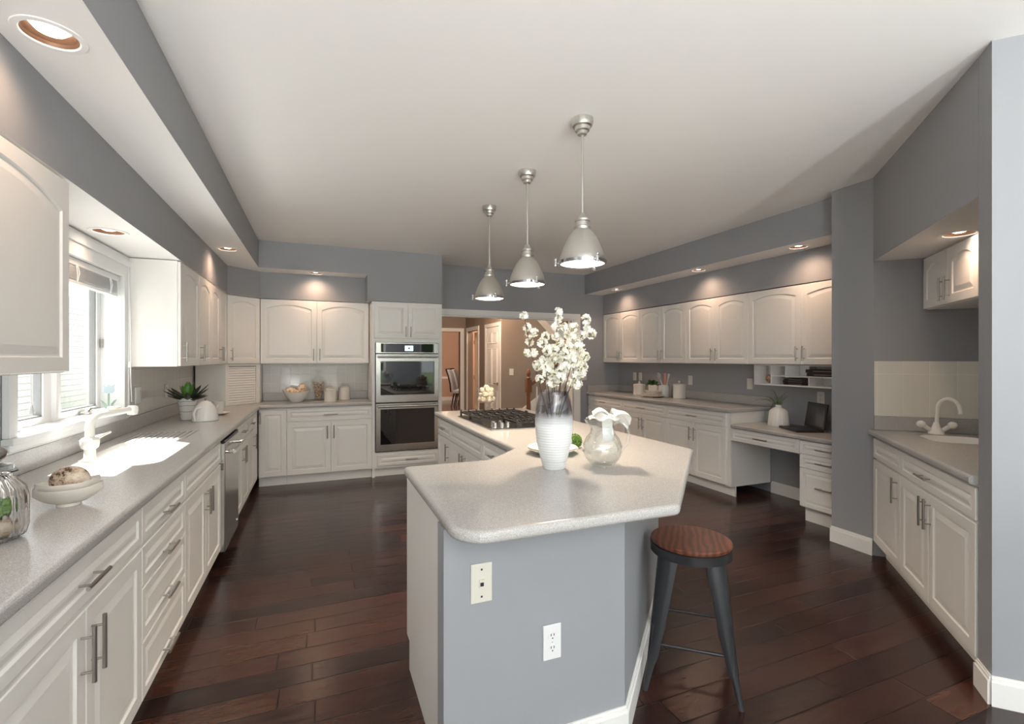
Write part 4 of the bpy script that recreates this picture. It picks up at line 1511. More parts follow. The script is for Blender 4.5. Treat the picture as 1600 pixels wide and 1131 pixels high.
# ------------------------------------------------------------------ faucets
fc = thing('kitchen_faucet', 'white kitchen faucet with straight arched spout at the sink window', 'faucet', (-1.07, 3.03, CZ1 + 0.0005), 0)
fc.scale = (0.88, 0.88, 0.88)
MB().lathe([(0.032, 0), (0.031, 0.012), (0.027, 0.02), (0.027, 0.062), (0.041, 0.075), (0.045, 0.10), (0.045, 0.118), (0.036, 0.128), (0.026, 0.132)], 28, close=True).obj('body', faucet_white, fc)
sv = Vector((0.12, 0.27)).normalized()
pp = [(0, 0, 0.13), (0, 0, 0.19)]
for k in range(1, 7):
    a = PI / 2 * k / 6 * 0.93
    rr_ = 0.062
    pp.append((sv.x * rr_ * (1 - math.cos(a)), sv.y * rr_ * (1 - math.cos(a)), 0.19 + rr_ * math.sin(a)))
pp.append((sv.x * 0.28, sv.y * 0.28, 0.262))
MB().tube(pp, [0.023, 0.023] + [0.0225] * 6 + [0.018], 18).obj('spout', faucet_white, fc)
MB().lathe([(0.017, -0.03), (0.027, -0.026), (0.033, 0.0), (0.030, 0.02), (0.018, 0.03)], 22, (sv.x * 0.295, sv.y * 0.295, 0.256), close=True).obj('spray_head', faucet_white, fc)
MB().tube([(0.0, 0.035, 0.105), (0.01, 0.075, 0.12), (0.025, 0.125, 0.128), (0.04, 0.17, 0.135)], [0.02, 0.014, 0.008, 0.006], 12).obj('lever', faucet_white, fc)
bf = thing('bar_faucet', 'white gooseneck faucet with two round knobs at the bar sink', 'faucet', (bp(0.075, 0.335)[0], bp(0.075, 0.335)[1], CZ1 + 0.0005), -PI / 4)
MB().lathe([(0.045, 0), (0.043, 0.012), (0.03, 0.03), (0.022, 0.05), (0.014, 0.08)], 24, close=True).obj('body', faucet_white, bf)
bd = Vector((0.8, -0.6))
pp = [(0, 0, 0.03), (0.004, -0.003, 0.12)]
for k in range(1, 11):
    a = PI * 0.95 * k / 10
    q_ = 0.006 + 0.06 * (1 - math.cos(a))
    pp.append((bd.x * q_, bd.y * q_, 0.165 + 0.078 * math.sin(a)))
pp.append((bd.x * 0.128, bd.y * 0.128, 0.145))
MB().tube(pp, 0.0115, 14).obj('spout', faucet_white, bf)
for s_ in (-1, 1):
    k_ = MB().tube([(0.03 * s_, 0, 0.02), (0.065 * s_, -0.005, 0.05)], 0.014, 12).obj('knob_stem', faucet_white, bf)
    MB().ball((0.085 * s_, -0.008, 0.062), 0.027, 18, 12, (1, 1, 0.9)).obj('knob', faucet_white, k_)

# ------------------------------------------------------------------ vase with branches
VX, VY, VZ = 1.022, 2.005, CZ1 + 0.0005
vs_ = thing('flower_vase', 'tall vase, smoky clear glass above and ribbed frosted white below', 'vase', (VX, VY, VZ))
pf = [(0.050, 0.0), (0.053, 0.01), (0.067, 0.06), (0.080, 0.12), (0.087, 0.18), (0.089, 0.225), (0.086, 0.27), (0.078, 0.315), (0.070, 0.345), (0.068, 0.358)]
fine = []
for (r0, z0), (r1, z1) in zip(pf, pf[1:]):
    for k in range(4):
        fine.append((r0 + (r1 - r0) * k / 4, z0 + (z1 - z0) * k / 4))
fine.append(pf[-1])
MB().lathe([(0.0, 0.0)] + fine + [(0.065, 0.357)] + [(r_ - 0.004, z) for r_, z in pf[::-1][1:-1]] + [(0.0, 0.014)], 56).obj('glass_body', vase_m, vs_)

blm = MB()
for k in range(5):
    a = 2 * PI * k / 5
    c, s_ = math.cos(a), math.sin(a)
    q = 0.0080
    oc = [(0, 0, 0)]
    for (l_, w_, z_) in ((0.55, 0.42, 0.0022), (1.05, 0.56, 0.0040), (1.45, 0.34, 0.0048), (1.52, 0.0, 0.0046), (1.45, -0.34, 0.0048), (1.05, -0.56, 0.0040), (0.55, -0.42, 0.0022)):
        oc.append((q * (l_ * c - w_ * s_), q * (l_ * s_ + w_ * c), z_))
    blm.add(oc + [(q * 0.9 * c, q * 0.9 * s_, 0.0016)], [(8, 0, 7), (8, 7, 6), (8, 6, 5), (8, 5, 4), (8, 4, 3), (8, 3, 2), (8, 2, 1), (8, 1, 0)], True)


def blossom_mesh(n, r_, sd):
    rr_ = random.Random(sd)
    m = MB()
    for _ in range(n):
        d = Vector((rr_.gauss(0, 1), rr_.gauss(0, 1), rr_.gauss(0, 1))).normalized()
        M = Matrix.Translation(d * r_ * rr_.uniform(0.5, 1.0)) @ d.to_track_quat('Z', 'Y').to_matrix().to_4x4() @ Matrix.Scale(rr_.uniform(0.8, 1.25), 4)
        m.m = 0
        m.add(blm.v, blm.f, True, M=M)
        m.m = 1
        if rr_.random() < 0.35:
            g_ = rr_.uniform(0.008, 0.016)
            m.add([(0.004, 0, -0.002), (g_ + 0.004, 0.004, -0.005), (g_ + 0.010, 0, -0.006), (g_ + 0.004, -0.004, -0.005)], [(0, 1, 2, 3)], M=M)
        m.add([(0.0015, 0, 0.003), (-0.001, 0.0015, 0.003), (-0.001, -0.0015, 0.003), (0, 0, 0.005)], [(0, 1, 3), (1, 2, 3), (2, 0, 3)], M=M)
    return m.mesh('blossom', [petal_m, bud_m])


BM = [blossom_mesh(12, 0.018, 1), blossom_mesh(15, 0.021, 2), blossom_mesh(8, 0.014, 3)]
# branch tips measured as offsets from the vase axis across and up (cam right / up), with some depth
rv = Vector((math.cos(TH), -math.sin(TH), 0))
fv = Vector((math.sin(TH), math.cos(TH), 0))
BR = [((-0.135, 0.04, 0.705), (-0.115, 0.02, 0.52), 'leftmost'), ((-0.050, -0.03, 0.61), (-0.045, -0.02, 0.45), 'short left'), ((0.025, 0.02, 0.735), (0.0, 0.01, 0.56), 'tallest'),
      ((0.155, -0.03, 0.695), (0.085, -0.02, 0.52), 'tall right-leaning'), ((0.155, 0.03, 0.53), (0.10, 0.02, 0.42), 'lower right'), ((0.055, -0.06, 0.56), (0.03, -0.03, 0.45), 'central forward'), ((0.00, 0.06, 0.53), (-0.01, 0.04, 0.44), 'central rear'), ((0.092, 0.05, 0.665), (0.05, 0.03, 0.50), 'inner right')]
for bi, (tip, mid, nm) in enumerate(BR):
    t = thing('blossom_branch', nm + ' branch of white blossom standing in the vase', 'flower branch', (VX, VY, VZ), 0, 'blossom branches in the vase')
    rr_ = random.Random(50 + bi)
    def W(p): return rv * p[0] + fv * p[1] + Vector((0, 0, p[2]))
    b0 = Vector((-tip[0] * 0.12, -tip[1] * 0.12, 0.035))
    ctrl = [W(b0), W((mid[0] * 0.25, mid[1] * 0.3, 0.30)), W(mid), W(tip)]
    pts = []
    for k in range(15):
        u = k / 14
        a = ctrl[0] * (1 - u) ** 3 + ctrl[1] * 3 * u * (1 - u) ** 2 + ctrl[2] * 3 * u * u * (1 - u) + ctrl[3] * u ** 3
        pts.append(a)
    m = MB().tube(pts, [0.0034 - 0.0018 * k / 14 for k in range(15)], 6)
    sub = []
    for k in (8, 10, 12):
        d = Vector((rr_.uniform(-1, 1), rr_.uniform(-1, 1), rr_.uniform(0.1, 1))).normalized()
        e_ = pts[k] + d * rr_.uniform(0.03, 0.05)
        m.tube([pts[k], e_], [0.0018, 0.001], 5)
        sub.append((pts[k], e_))
    m.obj('stem', twig_m, t)
    cl = []
    for u in [0.64 + 0.36 * q / 5 for q in range(6)]:
        k = min(int(u * 14), 13)
        a = pts[k].lerp(pts[k + 1], u * 14 - k)
        cl.append(a + Vector((rr_.uniform(-1, 1), rr_.uniform(-1, 1), rr_.uniform(-1, 1))) * 0.012)
    for a, b in sub:
        cl.append(a.lerp(b, 0.95))
    for p in cl:
        if p.z < 0.375:
            continue
        o = bpy.data.objects.new('blossom', BM[rr_.randrange(3)])
        C.objects.link(o)
        o.parent = t
        o.location = p
        o.rotation_euler = (rr_.uniform(0, 6), rr_.uniform(0, 6), rr_.uniform(0, 6))

# ------------------------------------------------------------------ pitcher
pt = thing('glass_pitcher', 'round clear glass pitcher beside the vase', 'pitcher', (1.255, 1.955, CZ1 + 0.0005), R(-22))
po = [(0.0, 0.0), (0.052, 0.001), (0.055, 0.008), (0.080, 0.035), (0.095, 0.070), (0.094, 0.100), (0.078, 0.135), (0.058, 0.160), (0.055, 0.18), (0.060, 0.205), (0.068, 0.222)]
pi_ = [(0.065, 0.222), (0.057, 0.205), (0.052, 0.18), (0.055, 0.160), (0.075, 0.135), (0.090, 0.100), (0.091, 0.070), (0.076, 0.037), (0.050, 0.014), (0.0, 0.012)]


def lip(a, k):
    return 0.28 * max(0, math.cos(a - PI)) ** 8 if 9 <= k <= 12 else 0


MB().lathe(po + pi_, 48, flute=lip).obj('glass_body', pitcher_glass, pt)
MB().tube([(0.053, 0, 0.198), (0.085, 0, 0.212), (0.118, 0, 0.190), (0.128, 0, 0.150), (0.118, 0, 0.105), (0.094, 0, 0.075)], [0.007, 0.0085, 0.009, 0.009, 0.0085, 0.007], 12).obj('handle', pitcher_glass, pt)
# draped cloth
cl_ = MB()
def sheet(fn, nu=14, nv=10, th=0.003):
    vs = [fn(i / nu, j / nv) for i in range(nu + 1) for j in range(nv + 1)]
    n0 = len(vs)
    vs2 = [(x, y, z + th) for x, y, z in vs]
    k = nv + 1
    fs = []
    for i in range(nu):
        for j in range(nv):
            a = i * k + j
            fs.append((a, a + 1, a + k + 1, a + k))
            fs.append((n0 + a, n0 + a + k, n0 + a + k + 1, n0 + a + 1))
    cl_.add(vs + vs2, fs, True)
nap = thing('napkin', 'white cloth napkin tucked in the mouth of the pitcher', 'napkin', (1.255, 1.955, CZ1 + 0.0005), R(-22))
sheet(lambda u, v: (-0.070 + 0.145 * u, -0.058 + 0.116 * v + 0.006 * math.sin(u * 9), 0.226 + 0.022 * math.sin(PI * u) * math.sin(PI * v) + 0.007 * math.sin(u * 13 + v * 5)))
sheet(lambda u, v: (0.045 + 0.085 * u, -0.055 + 0.11 * v + 0.008 * math.sin(u * 7), 0.238 + 0.030 * math.sin(PI * v + u * 2) - 0.035 * u * u + 0.006 * math.sin(v * 14)))
sheet(lambda u, v: (-0.005 + 0.05 * u, -0.03 + 0.012 * math.sin(v * 6), 0.235 - 0.11 * v))
sheet(lambda u, v: (-0.045 + 0.07 * u, -0.035 + 0.07 * v, 0.245 + 0.02 * math.sin(PI * u) + 0.008 * math.sin(v * 9)))
cl_.obj('cloth', cloth_w, nap)

# plates, moss ball, ring
PXc, PYc = 1.175, 2.325


def plate_lathe(r_, h_):
    return MB().lathe([(0, 0), (r_ * 0.55, 0), (r_ * 0.6, 0.003), (r_ * 0.85, h_ * 0.6), (r_, h_), (r_ * 0.985, h_ + 0.002), (r_ * 0.82, h_ * 0.75), (r_ * 0.58, 0.007), (0, 0.0065)], 48)


edge_m = mat('dark_rim_ceramic', (0.80, 0.78, 0.72, 1), 0.25)
tag(plate_lathe(0.140, 0.030).obj('plate', ceramic, loc=(PXc, PYc, CZ1 + 0.0005)), 'lower, wider white plate of the pair behind the vase', 'plate', 'stacked plates on the island')
tag(plate_lathe(0.135, 0.026).obj('plate', edge_m, loc=(PXc, PYc, CZ1 + 0.010)), 'upper white plate of the pair behind the vase', 'plate', 'stacked plates on the island')
mb = MB().ball((0, 0, 0.043), 0.038, 26, 18, (1, 1, 1), 0.05, rnd)
rr_ = random.Random(4)
for _ in range(420):
    d = Vector((rr_.gauss(0, 1), rr_.gauss(0, 1), rr_.gauss(0, 1))).normalized()
    c = d * 0.038 + Vector((0, 0, 0.043))
    u = d.orthogonal().normalized() * 0.004
    v = d.cross(u)
    e = d * rr_.uniform(0.004, 0.009)
    mb.add([c + u, c - u * 0.5 + v * 0.8, c - u * 0.5 - v * 0.8, c + e + v * rr_.uniform(-0.5, 0.5)], [(0, 1, 3), (1, 2, 3), (2, 0, 3)])
tag(mb.obj('moss_ball', moss_m, loc=(1.365, 2.415, CZ1 - 0.0035)), 'green moss ball on the island between vase and pitcher', 'moss ball')
rg = MB()
rp = []
for k in range(25):
    a = 2 * PI * k / 24
    rp.append((0.020 * math.cos(a), 0, 0.026 + 0.020 * math.sin(a)))
rg.tube(rp, 0.006, 10, caps=False)
tag(rg.obj('ceramic_ring', ceramic, loc=(1.283, 2.345, CZ1 + 0.028)), 'small white ceramic ring standing on the plates right of the vase', 'ornament')

# trifle dish
tx, ty = 1.50, 4.37
td = thing('footed_glass_bowl', 'footed glass bowl of cream coral pieces at the back of the island', 'bowl', (tx, ty, CZ1 + 0.0005))
MB().lathe([(0, 0), (0.052, 0.0), (0.050, 0.006), (0.026, 0.016), (0.020, 0.05), (0.026, 0.082), (0.018, 0.09), (0.0, 0.09)], 32).obj('foot', jar_glass, td)
MB().lathe([(0.0, 0.091), (0.075, 0.093), (0.092, 0.105), (0.098, 0.20), (0.095, 0.20), (0.089, 0.107), (0.072, 0.097), (0, 0.096)], 40).obj('bowl', jar_glass, td)


def lump(r_, sd, sc=(1, 0.9, 0.8)):
    return MB().ball((0, 0, 0), r_, 14, 10, sc, 0.16, random.Random(sd)).mesh('lump', rock_m)


LM = [lump(0.033, 1), lump(0.030, 2, (1, 0.8, 0.9)), lump(0.027, 3, (0.9, 1, 0.75))]
k = 0
for z, ring, rad in ((0.128, 6, 0.056), (0.130, 1, 0.0), (0.172, 6, 0.052), (0.176, 1, 0), (0.212, 4, 0.045), (0.235, 1, 0.005)):
    for i in range(ring):
        a = 2 * PI * i / ring + z * 30
        o = link('coral_piece', LM[k % 3], loc=(tx + rad * math.cos(a), ty + rad * math.sin(a), CZ1 + z))
        o.rotation_euler = (k, k * 2.1, k * 1.3)
        tag(o, 'cream coral piece heaped in the footed glass bowl', 'ornament', 'coral pieces in the footed bowl')
        k += 1

# ------------------------------------------------------------------ far counter items
def bowl_lathe(r_, h_, foot=0.45, th=0.005, sag=None, material=ceramic):
    prof = [(0, 0), (r_ * foot, 0), (r_ * (foot + 0.02), 0.004), (r_ * 0.74, h_ * 0.45), (r_ * 0.92, h_ * 0.8), (r_, h_), (r_ - th, h_), (r_ * 0.92 - th, h_ * 0.8), (r_ * 0.72 - th, h_ * 0.47), (r_ * foot * 0.9, 0.010), (0, 0.009)]
    m = MB().lathe(prof, 48)
    if sag:
        m.v = [(x, y, z + (sag * (math.cos(2 * math.atan2(y, x)) * 0.5) * (math.hypot(x, y) / r_) ** 2 * (z / h_))) for x, y, z in m.v]
    return m


FYb = 6.235
tag(bowl_lathe(0.155, 0.135, 0.42, sag=0.03).obj('serving_bowl', ceramic, loc=(-0.245, FYb, CZ1 + 0.0005)), 'white flared serving bowl on the far counter', 'bowl')
sm = MB().ball((0, 0, 0), 0.06, 20, 12, (1.05, 0.85, 0.8), 0.05, rnd).mesh('sponge', sponge_m)
for i, (dx, dy, dz, lab) in enumerate(((-0.06, 0.0, 0.125, 'left natural sponge in the white bowl on the far counter'), (0.0, -0.05, 0.115, 'small front sponge in the white bowl on the far counter'), (0.055, 0.02, 0.150, 'tallest tan sponge at right in the white far bowl'))):
    o = link('sea_sponge', sm, loc=(-0.245 + dx, FYb + dy, CZ1 + dz))
    o.rotation_euler = (0.4 * i, 0.5 * i, i)
    o.scale = (1, 1, 1) if i != 1 else (0.7, 0.7, 0.7)
    tag(o, lab, 'sponge', 'sponges in the far bowl')
ax_, ay_ = -0.005, 6.40
aj = thing('apothecary_jar', 'lidded glass apothecary jar full of shells on the far counter', 'jar', (ax_, ay_, CZ1 + 0.0005))
MB().lathe([(0, 0), (0.052, 0), (0.054, 0.006), (0.050, 0.05), (0.062, 0.12), (0.085, 0.20), (0.088, 0.235), (0.085, 0.235), (0.082, 0.20), (0.058, 0.12), (0.046, 0.05), (0.048, 0.012), (0, 0.010)], 40).obj('body', jar_glass, aj)
MB().lathe([(0.09, 0.2365), (0.088, 0.245), (0.05, 0.285), (0.020, 0.31), (0.012, 0.33), (0.020, 0.345), (0.06, 0.375), (0.062, 0.378), (0.0, 0.385)], 36).obj('lid', jar_glass, aj)
rr_ = random.Random(9)
shm = MB().lathe([(0.001, -0.022), (0.010, -0.012), (0.014, 0.0), (0.010, 0.010), (0.003, 0.02)], 10, close=True).mesh('shell', shell_m)
for i in range(44):
    z = 0.026 + 0.19 * (i / 43)
    R_ = max(0.006, (0.040 if z < 0.06 else 0.040 + (z - 0.06) * 0.22) - 0.016)
    a = i * 2.4
    q = R_ * math.sqrt(((i * 0.618) % 1))
    if i % 2:
        q = R_
    o = link('seashell', shm, loc=(ax_ + q * math.cos(a), ay_ + q * math.sin(a), CZ1 + z))
    o.rotation_euler = (rr_.uniform(0, 6), rr_.uniform(0, 6), 0)
    tag(o, 'small pinkish shell inside the lidded jar on the far counter', 'shell', 'shells in the apothecary jar')


def canister(label, x, y, r_, h_, z=CZ1, knob=True, material=ceramic_w, cat='canister'):
    t = thing('canister', label, cat, (x, y, z + 0.0005))
    MB().lathe([(0, 0), (r_ * 0.96, 0), (r_, 0.006), (r_, 0.02), (r_ * 0.97, 0.028), (r_ * 0.97, h_ - 0.02), (r_, h_ - 0.012), (r_ * 1.02, h_), (0, h_)], 36).obj('body', material, t)
    if knob:
        l = MB().lathe([(0, h_ + 0.0005), (r_ * 0.98, h_ + 0.0005), (r_ * 0.98, h_ + 0.008), (r_ * 0.3, h_ + 0.016), (0.007, h_ + 0.018), (0.007, h_ + 0.022), (0, h_ + 0.022)], 36).obj('lid', material, t)
        MB().ball((0, 0, h_ + 0.036), 0.015, 16, 10).obj('knob', material, l)
    else:
        l = MB().lathe([(0, h_ + 0.0005), (r_ * 0.85, h_ + 0.0005), (r_ * 0.88, h_ + 0.012), (r_ * 0.6, h_ + 0.022), (0, h_ + 0.024)], 36).obj('lid', material, t)
        pts = [(-0.04, 0, h_ + 0.02), (-0.03, 0, h_ + 0.036), (0, 0, h_ + 0.041), (0.03, 0, h_ + 0.036), (0.04, 0, h_ + 0.02)]
        MB().tube(pts, 0.005, 8).obj('lid_handle', material, l)
    return t


canister('nearer cream lidded jar right of the shell jar on the far counter', 0.130, 6.11, 0.072, 0.135, knob=False)
canister('farther cream lidded jar on the far counter, next to the ovens', 0.295, 6.36, 0.070, 0.145, knob=False)

# right counter items
canister('short white canister with ball knob by the doorway end of the right counter', 4.22, 5.62, 0.082, 0.145)
canister('tall white canister standing alone mid right counter', 4.33, 4.93, 0.080, 0.18)
ps = Vector((4.17, 5.26))
tag(plate_lathe(0.155, 0.022).obj('plate', ceramic_w, loc=(ps.x, ps.y, CZ1 + 0.0005)), 'cream plate at the bottom of the stack under the potted plant', 'plate')
tag(bowl_lathe(0.125, 0.045, 0.5).obj('bowl', ceramic_w, loc=(ps.x, ps.y, CZ1 + 0.009)), 'lower cream bowl in the stack under the potted plant', 'bowl', 'bowls stacked under the plant')
tag(bowl_lathe(0.118, 0.045, 0.5).obj('bowl', ceramic_w, loc=(ps.x, ps.y, CZ1 + 0.042)), 'upper cream bowl in the stack under the potted plant', 'bowl', 'bowls stacked under the plant')


def leaf_blob(n, r_, ln, wd, sd, z0, spread_=1.0, droop=0.3, mats=None, segs=5, elev=(10, 80), thick=0.25):
    """many pointed leaves from one point, one mesh"""
    rr_ = random.Random(sd)
    m = MB()
    for i in range(n):
        m.m = rr_.randrange(len(mats)) if mats else 0
        az = rr_.uniform(0, 2 * PI) if n > 30 else 2 * PI * i / n * 2.618 + rr_.uniform(-0.2, 0.2)
        el = R(rr_.uniform(*elev))
        l_ = ln * rr_.uniform(0.7, 1.1)
        d = Vector((math.cos(az), math.sin(az), 0))
        side = Vector((-d.y, d.x, 0))
        vs = []
        p = Vector((d.x * r_ * rr_.uniform(0, 1), d.y * r_ * rr_.uniform(0, 1), z0))
        for k in range(segs + 1):
            u = k / segs
            wk = wd * math.sin(PI * min(1, (u * 0.85 + 0.12))) ** 0.8 * (1 - 0.0 * u)
            if k == segs:
                wk = 0.0004
            upn = (Vector((0, 0, 1)) * math.cos(el) - d * math.sin(el))
            vs += [p + side * wk / 2, p - upn * wk * thick, p - side * wk / 2]
            e2 = el - droop * u
            p = p + (d * math.cos(e2) + Vector((0, 0, 1)) * math.sin(e2)) * (l_ / segs)
            el = e2
        fs = []
        for k in range(segs):
            a = k * 3
            fs += [(a, a + 1, a + 4, a + 3), (a + 1, a + 2, a + 5, a + 4), (a + 2, a, a + 3, a + 5)]
        m.add(vs, fs, True)
    return m


pp_ = thing('potted_plant', 'small leafy plant in a cream pot on top of the stacked bowls', 'plant', (ps.x, ps.y, CZ1 + 0.052))
MB().lathe([(0, 0), (0.052, 0), (0.062, 0.115), (0.058, 0.115), (0.053, 0.105), (0, 0.102)], 32).obj('pot', ceramic_w, pp_)
leaf_blob(70, 0.045, 0.085, 0.036, 3, 0.105, mats=[leaf_d, moss_m, leaf_g], elev=(15, 88), droop=0.25).obj('foliage', [leaf_d, moss_m, leaf_d], pp_)
cx0, cy0 = 4.37, 5.28
tag(MB().lathe([(0, 0), (0.068, 0), (0.070, 0.16), (0.065, 0.16), (0.063, 0.006), (0, 0.005)], 36).obj('utensil_crock', ceramic, loc=(cx0, cy0, CZ1 + 0.0005)), 'white crock holding utensils behind the potted plant', 'crock')
ut = thing('whisk', 'white whisk leaning left in the crock', 'whisk', (cx0, cy0, CZ1))
MB().tube([(0.02, -0.01, 0.02), (-0.03, 0.035, 0.235)], 0.005, 8).obj('handle', ceramic, ut)
m = MB()
for k in range(4):
    a = PI * k / 4
    c_ = Vector((-0.03, 0.035, 0.235))
    ax2 = Vector((-0.05, 0.045, 0.215)).normalized()
    s1 = ax2.orthogonal().normalized()
    s2 = ax2.cross(s1)
    sd_ = s1 * math.cos(a) + s2 * math.sin(a)
    m.tube([c_ + sd_ * 0.024 * math.sin(PI * q / 8 * 2 if False else 2 * PI * q / 16) + ax2 * 0.045 * (1 - math.cos(2 * PI * q / 16)) for q in range(17)], 0.0016, 5, caps=False)
m.obj('wire_loops', chrome, ut)
tag(MB().tube([(0.01, -0.03, 0.02), (0.0, -0.02, 0.25), (0.0, -0.018, 0.32)], [0.016, 0.018, 0.018], 12).obj('rolled_print', red_label, loc=(cx0, cy0, CZ1)), 'pink patterned utensil upright in the crock', 'utensil')
tag(MB().tube([(0.015, 0.0, 0.02), (0.03, -0.05, 0.24), (0.033, -0.065, 0.31)], [0.004, 0.006, 0.018], 10).obj('spatula', ceramic, loc=(cx0, cy0, CZ1)), 'pale spatula leaning right in the crock', 'utensil')

# desk items
dv = thing('ribbed_vase_plant', 'ribbed white vase with a spidery air plant on the desk', 'plant', (4.27, 3.44, 0.7605))
MB().lathe([(0, 0), (0.094, 0), (0.096, 0.008), (0.082, 0.145), (0.058, 0.172), (0.030, 0.185), (0.028, 0.208), (0.024, 0.208), (0.024, 0.19), (0, 0.18)], 72, flute=lambda a, k: 0.07 * abs(math.sin(a * 10)) - 0.04 if 1 <= k <= 3 else 0).obj('vase', ceramic, dv)
leaf_blob(22, 0.006, 0.25, 0.009, 5, 0.195, mats=[leaf_p], elev=(28, 70), droop=0.36, segs=9).obj('leaves', leaf_p, dv)
leaf_blob(40, 0.012, 0.045, 0.008, 8, 0.20, mats=[leaf_g], elev=(30, 88), droop=0.1).obj('crown', moss_m, dv)
lp = thing('laptop', 'open black laptop on the desk below the cubby shelf', 'laptop', (4.185, 3.14, 0.7605), R(-116))
# local: x across, keyboard towards -y
bs_ = MB().box(-0.165, 0.165, -0.12, 0.12, 0, 0.02).obj('base', laptop_m, lp, bevel=0.004)
MB().box(-0.145, 0.145, -0.02, 0.10, 0.0202, 0.022).obj('keyboard', black, bs_)
MB().box(-0.045, 0.045, -0.105, -0.045, 0.0202, 0.0208).obj('touchpad', screen_m, bs_)
sc = MB().box(-0.165, 0.165, -0.006, 0.006, 0.0, 0.235).obj('screen_lid', laptop_m, lp, bevel=0.003)
sc.location = (0, 0.122, 0.022)
sc.rotation_euler = (R(-9), 0, 0)
MB().box(-0.148, 0.148, -0.0075, -0.0062, 0.022, 0.215).obj('screen', screen_m, sc)

# cubby contents (local frame of cubby)
def cub(x, y, z):
    return (4.285 + y, 3.744 - x, 1.157 + z)
def book(label, x0, x1, z, t_, depth=0.15, y=0.02):
    o = thing('book', label, 'book', cub(x0, y, z), AM)
    w_ = x1 - x0
    m = MB()
    m.box(0, w_, 0, depth, 0, 0.002); m.box(0, w_, 0, depth, t_ - 0.002, t_); m.box(0, w_, 0, 0.002, 0.002, t_ - 0.002)
    m.obj('cover', book_m, o)
    MB().box(0.003, w_ - 0.003, 0.0025, depth - 0.004, 0.0025, t_ - 0.0025).obj('pages', page_m, o)
    MB().box(w_ * 0.2, w_ * 0.75, -0.0006, -0.0001, t_ * 0.4, t_ * 0.55).obj('spine_title', page_m, o)
book('upper black book on the top right shelf of the cubby', 0.565, 0.93, 0.1385, 0.031)
book('lower black book on the top right shelf of the cubby', 0.575, 0.92, 0.1045, 0.033)
book('topmost dark book in the lower middle cubby', 0.335, 0.588, 0.0575, 0.02)
book('second dark book in the lower middle cubby', 0.325, 0.598, 0.0365, 0.02)
book('bottom dark book in the lower middle cubby', 0.33, 0.592, 0.0145, 0.021)
rs = MB().ball((0, 0, 0), 0.04, 20, 14, (1, 1, 1.05), 0.10, rnd)
rr_ = random.Random(6)
for _ in range(90):
    d = Vector((rr_.gauss(0, 1), rr_.gauss(0, 1), rr_.gauss(0, 1))).normalized()
    c = d * 0.037
    u = d.orthogonal().normalized() * 0.012
    v = d.cross(u)
    rs.add([c + u, c + v, c - u, c - v, c + d * 0.012], [(0, 1, 4), (1, 2, 4), (2, 3, 4), (3, 0, 4)])
c_ = cub(0.143, 0.07, 0.063)
tag(rs.obj('dried_flower_ball', rose_m, loc=c_), 'dusty pink dried flower ball in the first cubby', 'ornament')

# ------------------------------------------------------------------ left counter items
sx_, sy_ = -1.03, 4.78
sp2 = thing('succulent', 'dark green spiky succulent in a white striped pot by the teapot', 'plant', (sx_, sy_, CZ1 + 0.0005))
MB().lathe([(0, 0), (0.050, 0), (0.052, 0.004), (0.073, 0.178), (0.075, 0.183), (0.069, 0.183), (0.064, 0.167), (0, 0.163)], 36).obj('pot', ceramic, sp2)
m = MB()
for z, a0, a1 in ((0.045, 0, 4), (0.07, 2, 5.5), (0.098, 0.5, 3), (0.12, 3, 6.2), (0.15, 0.2, 2.6), (0.155, 3.4, 5.8)):
    r_ = 0.0523 + (z / 0.178) * 0.021
    m.tube([(r_ * math.cos(a0 + (a1 - a0) * k / 14), r_ * math.sin(a0 + (a1 - a0) * k / 14), z + 0.002 * math.sin(k)) for k in range(15)], 0.0013, 5)
m.obj('stripes', gun, sp2)
leaf_blob(20, 0.02, 0.20, 0.050, 11, 0.158, mats=[leaf_d], elev=(12, 50), droop=0.02).obj('outer_leaves', leaf_d, sp2)
leaf_blob(9, 0.01, 0.155, 0.055, 12, 0.17, mats=[leaf_g], elev=(62, 88), droop=0.02).obj('inner_leaves', leaf_g, sp2)
tx2, ty2 = -0.87, 4.62
tp = thing('teapot', 'white dome-shaped teapot beside the succulent', 'teapot', (tx2, ty2, CZ1 + 0.0005), R(-35))
MB().lathe([(0, 0), (0.092, 0), (0.096, 0.006), (0.093, 0.03), (0.083, 0.085), (0.066, 0.125), (0.038, 0.155), (0.016, 0.165), (0.0, 0.166)], 40).obj('body', ceramic, tp)
MB().ball((0, 0, 0.175), 0.010, 12, 8).obj('lid_knob', nickel, tp)
MB().tube([(0.02, -0.055, 0.115), (0.01, -0.10, 0.11), (0.005, -0.118, 0.07), (0.005, -0.107, 0.025), (0.0, -0.098, 0.015)], [0.009, 0.010, 0.010, 0.009, 0.008], 12).obj('handle', ceramic, tp)
MB().tube([(0, 0.08, 0.06), (0, 0.112, 0.095), (0, 0.13, 0.12)], [0.016, 0.011, 0.009], 12).obj('spout', ceramic, tp)
cx3, cy3 = -0.86, 5.10
tag(plate_lathe(0.095, 0.016).obj('saucer', ceramic, loc=(cx3, cy3, CZ1 + 0.0005)), 'white saucer under the small cup near the appliance garage', 'saucer')
cu = thing('teacup', 'small white cup on the saucer near the appliance garage', 'cup', (cx3, cy3, CZ1 + 0.0085), R(60))
MB().lathe([(0, 0), (0.036, 0), (0.040, 0.005), (0.048, 0.112), (0.045, 0.112), (0.037, 0.008), (0, 0.007)], 32).obj('body', ceramic, cu)
MB().tube([(0.042, 0, 0.08), (0.066, 0, 0.075), (0.072, 0, 0.05), (0.06, 0, 0.027), (0.039, 0, 0.02)], 0.0045, 10).obj('handle', ceramic, cu)

# leaf-shaped stacked bowls with mottled ball
bx0, by0 = -0.812, 2.135


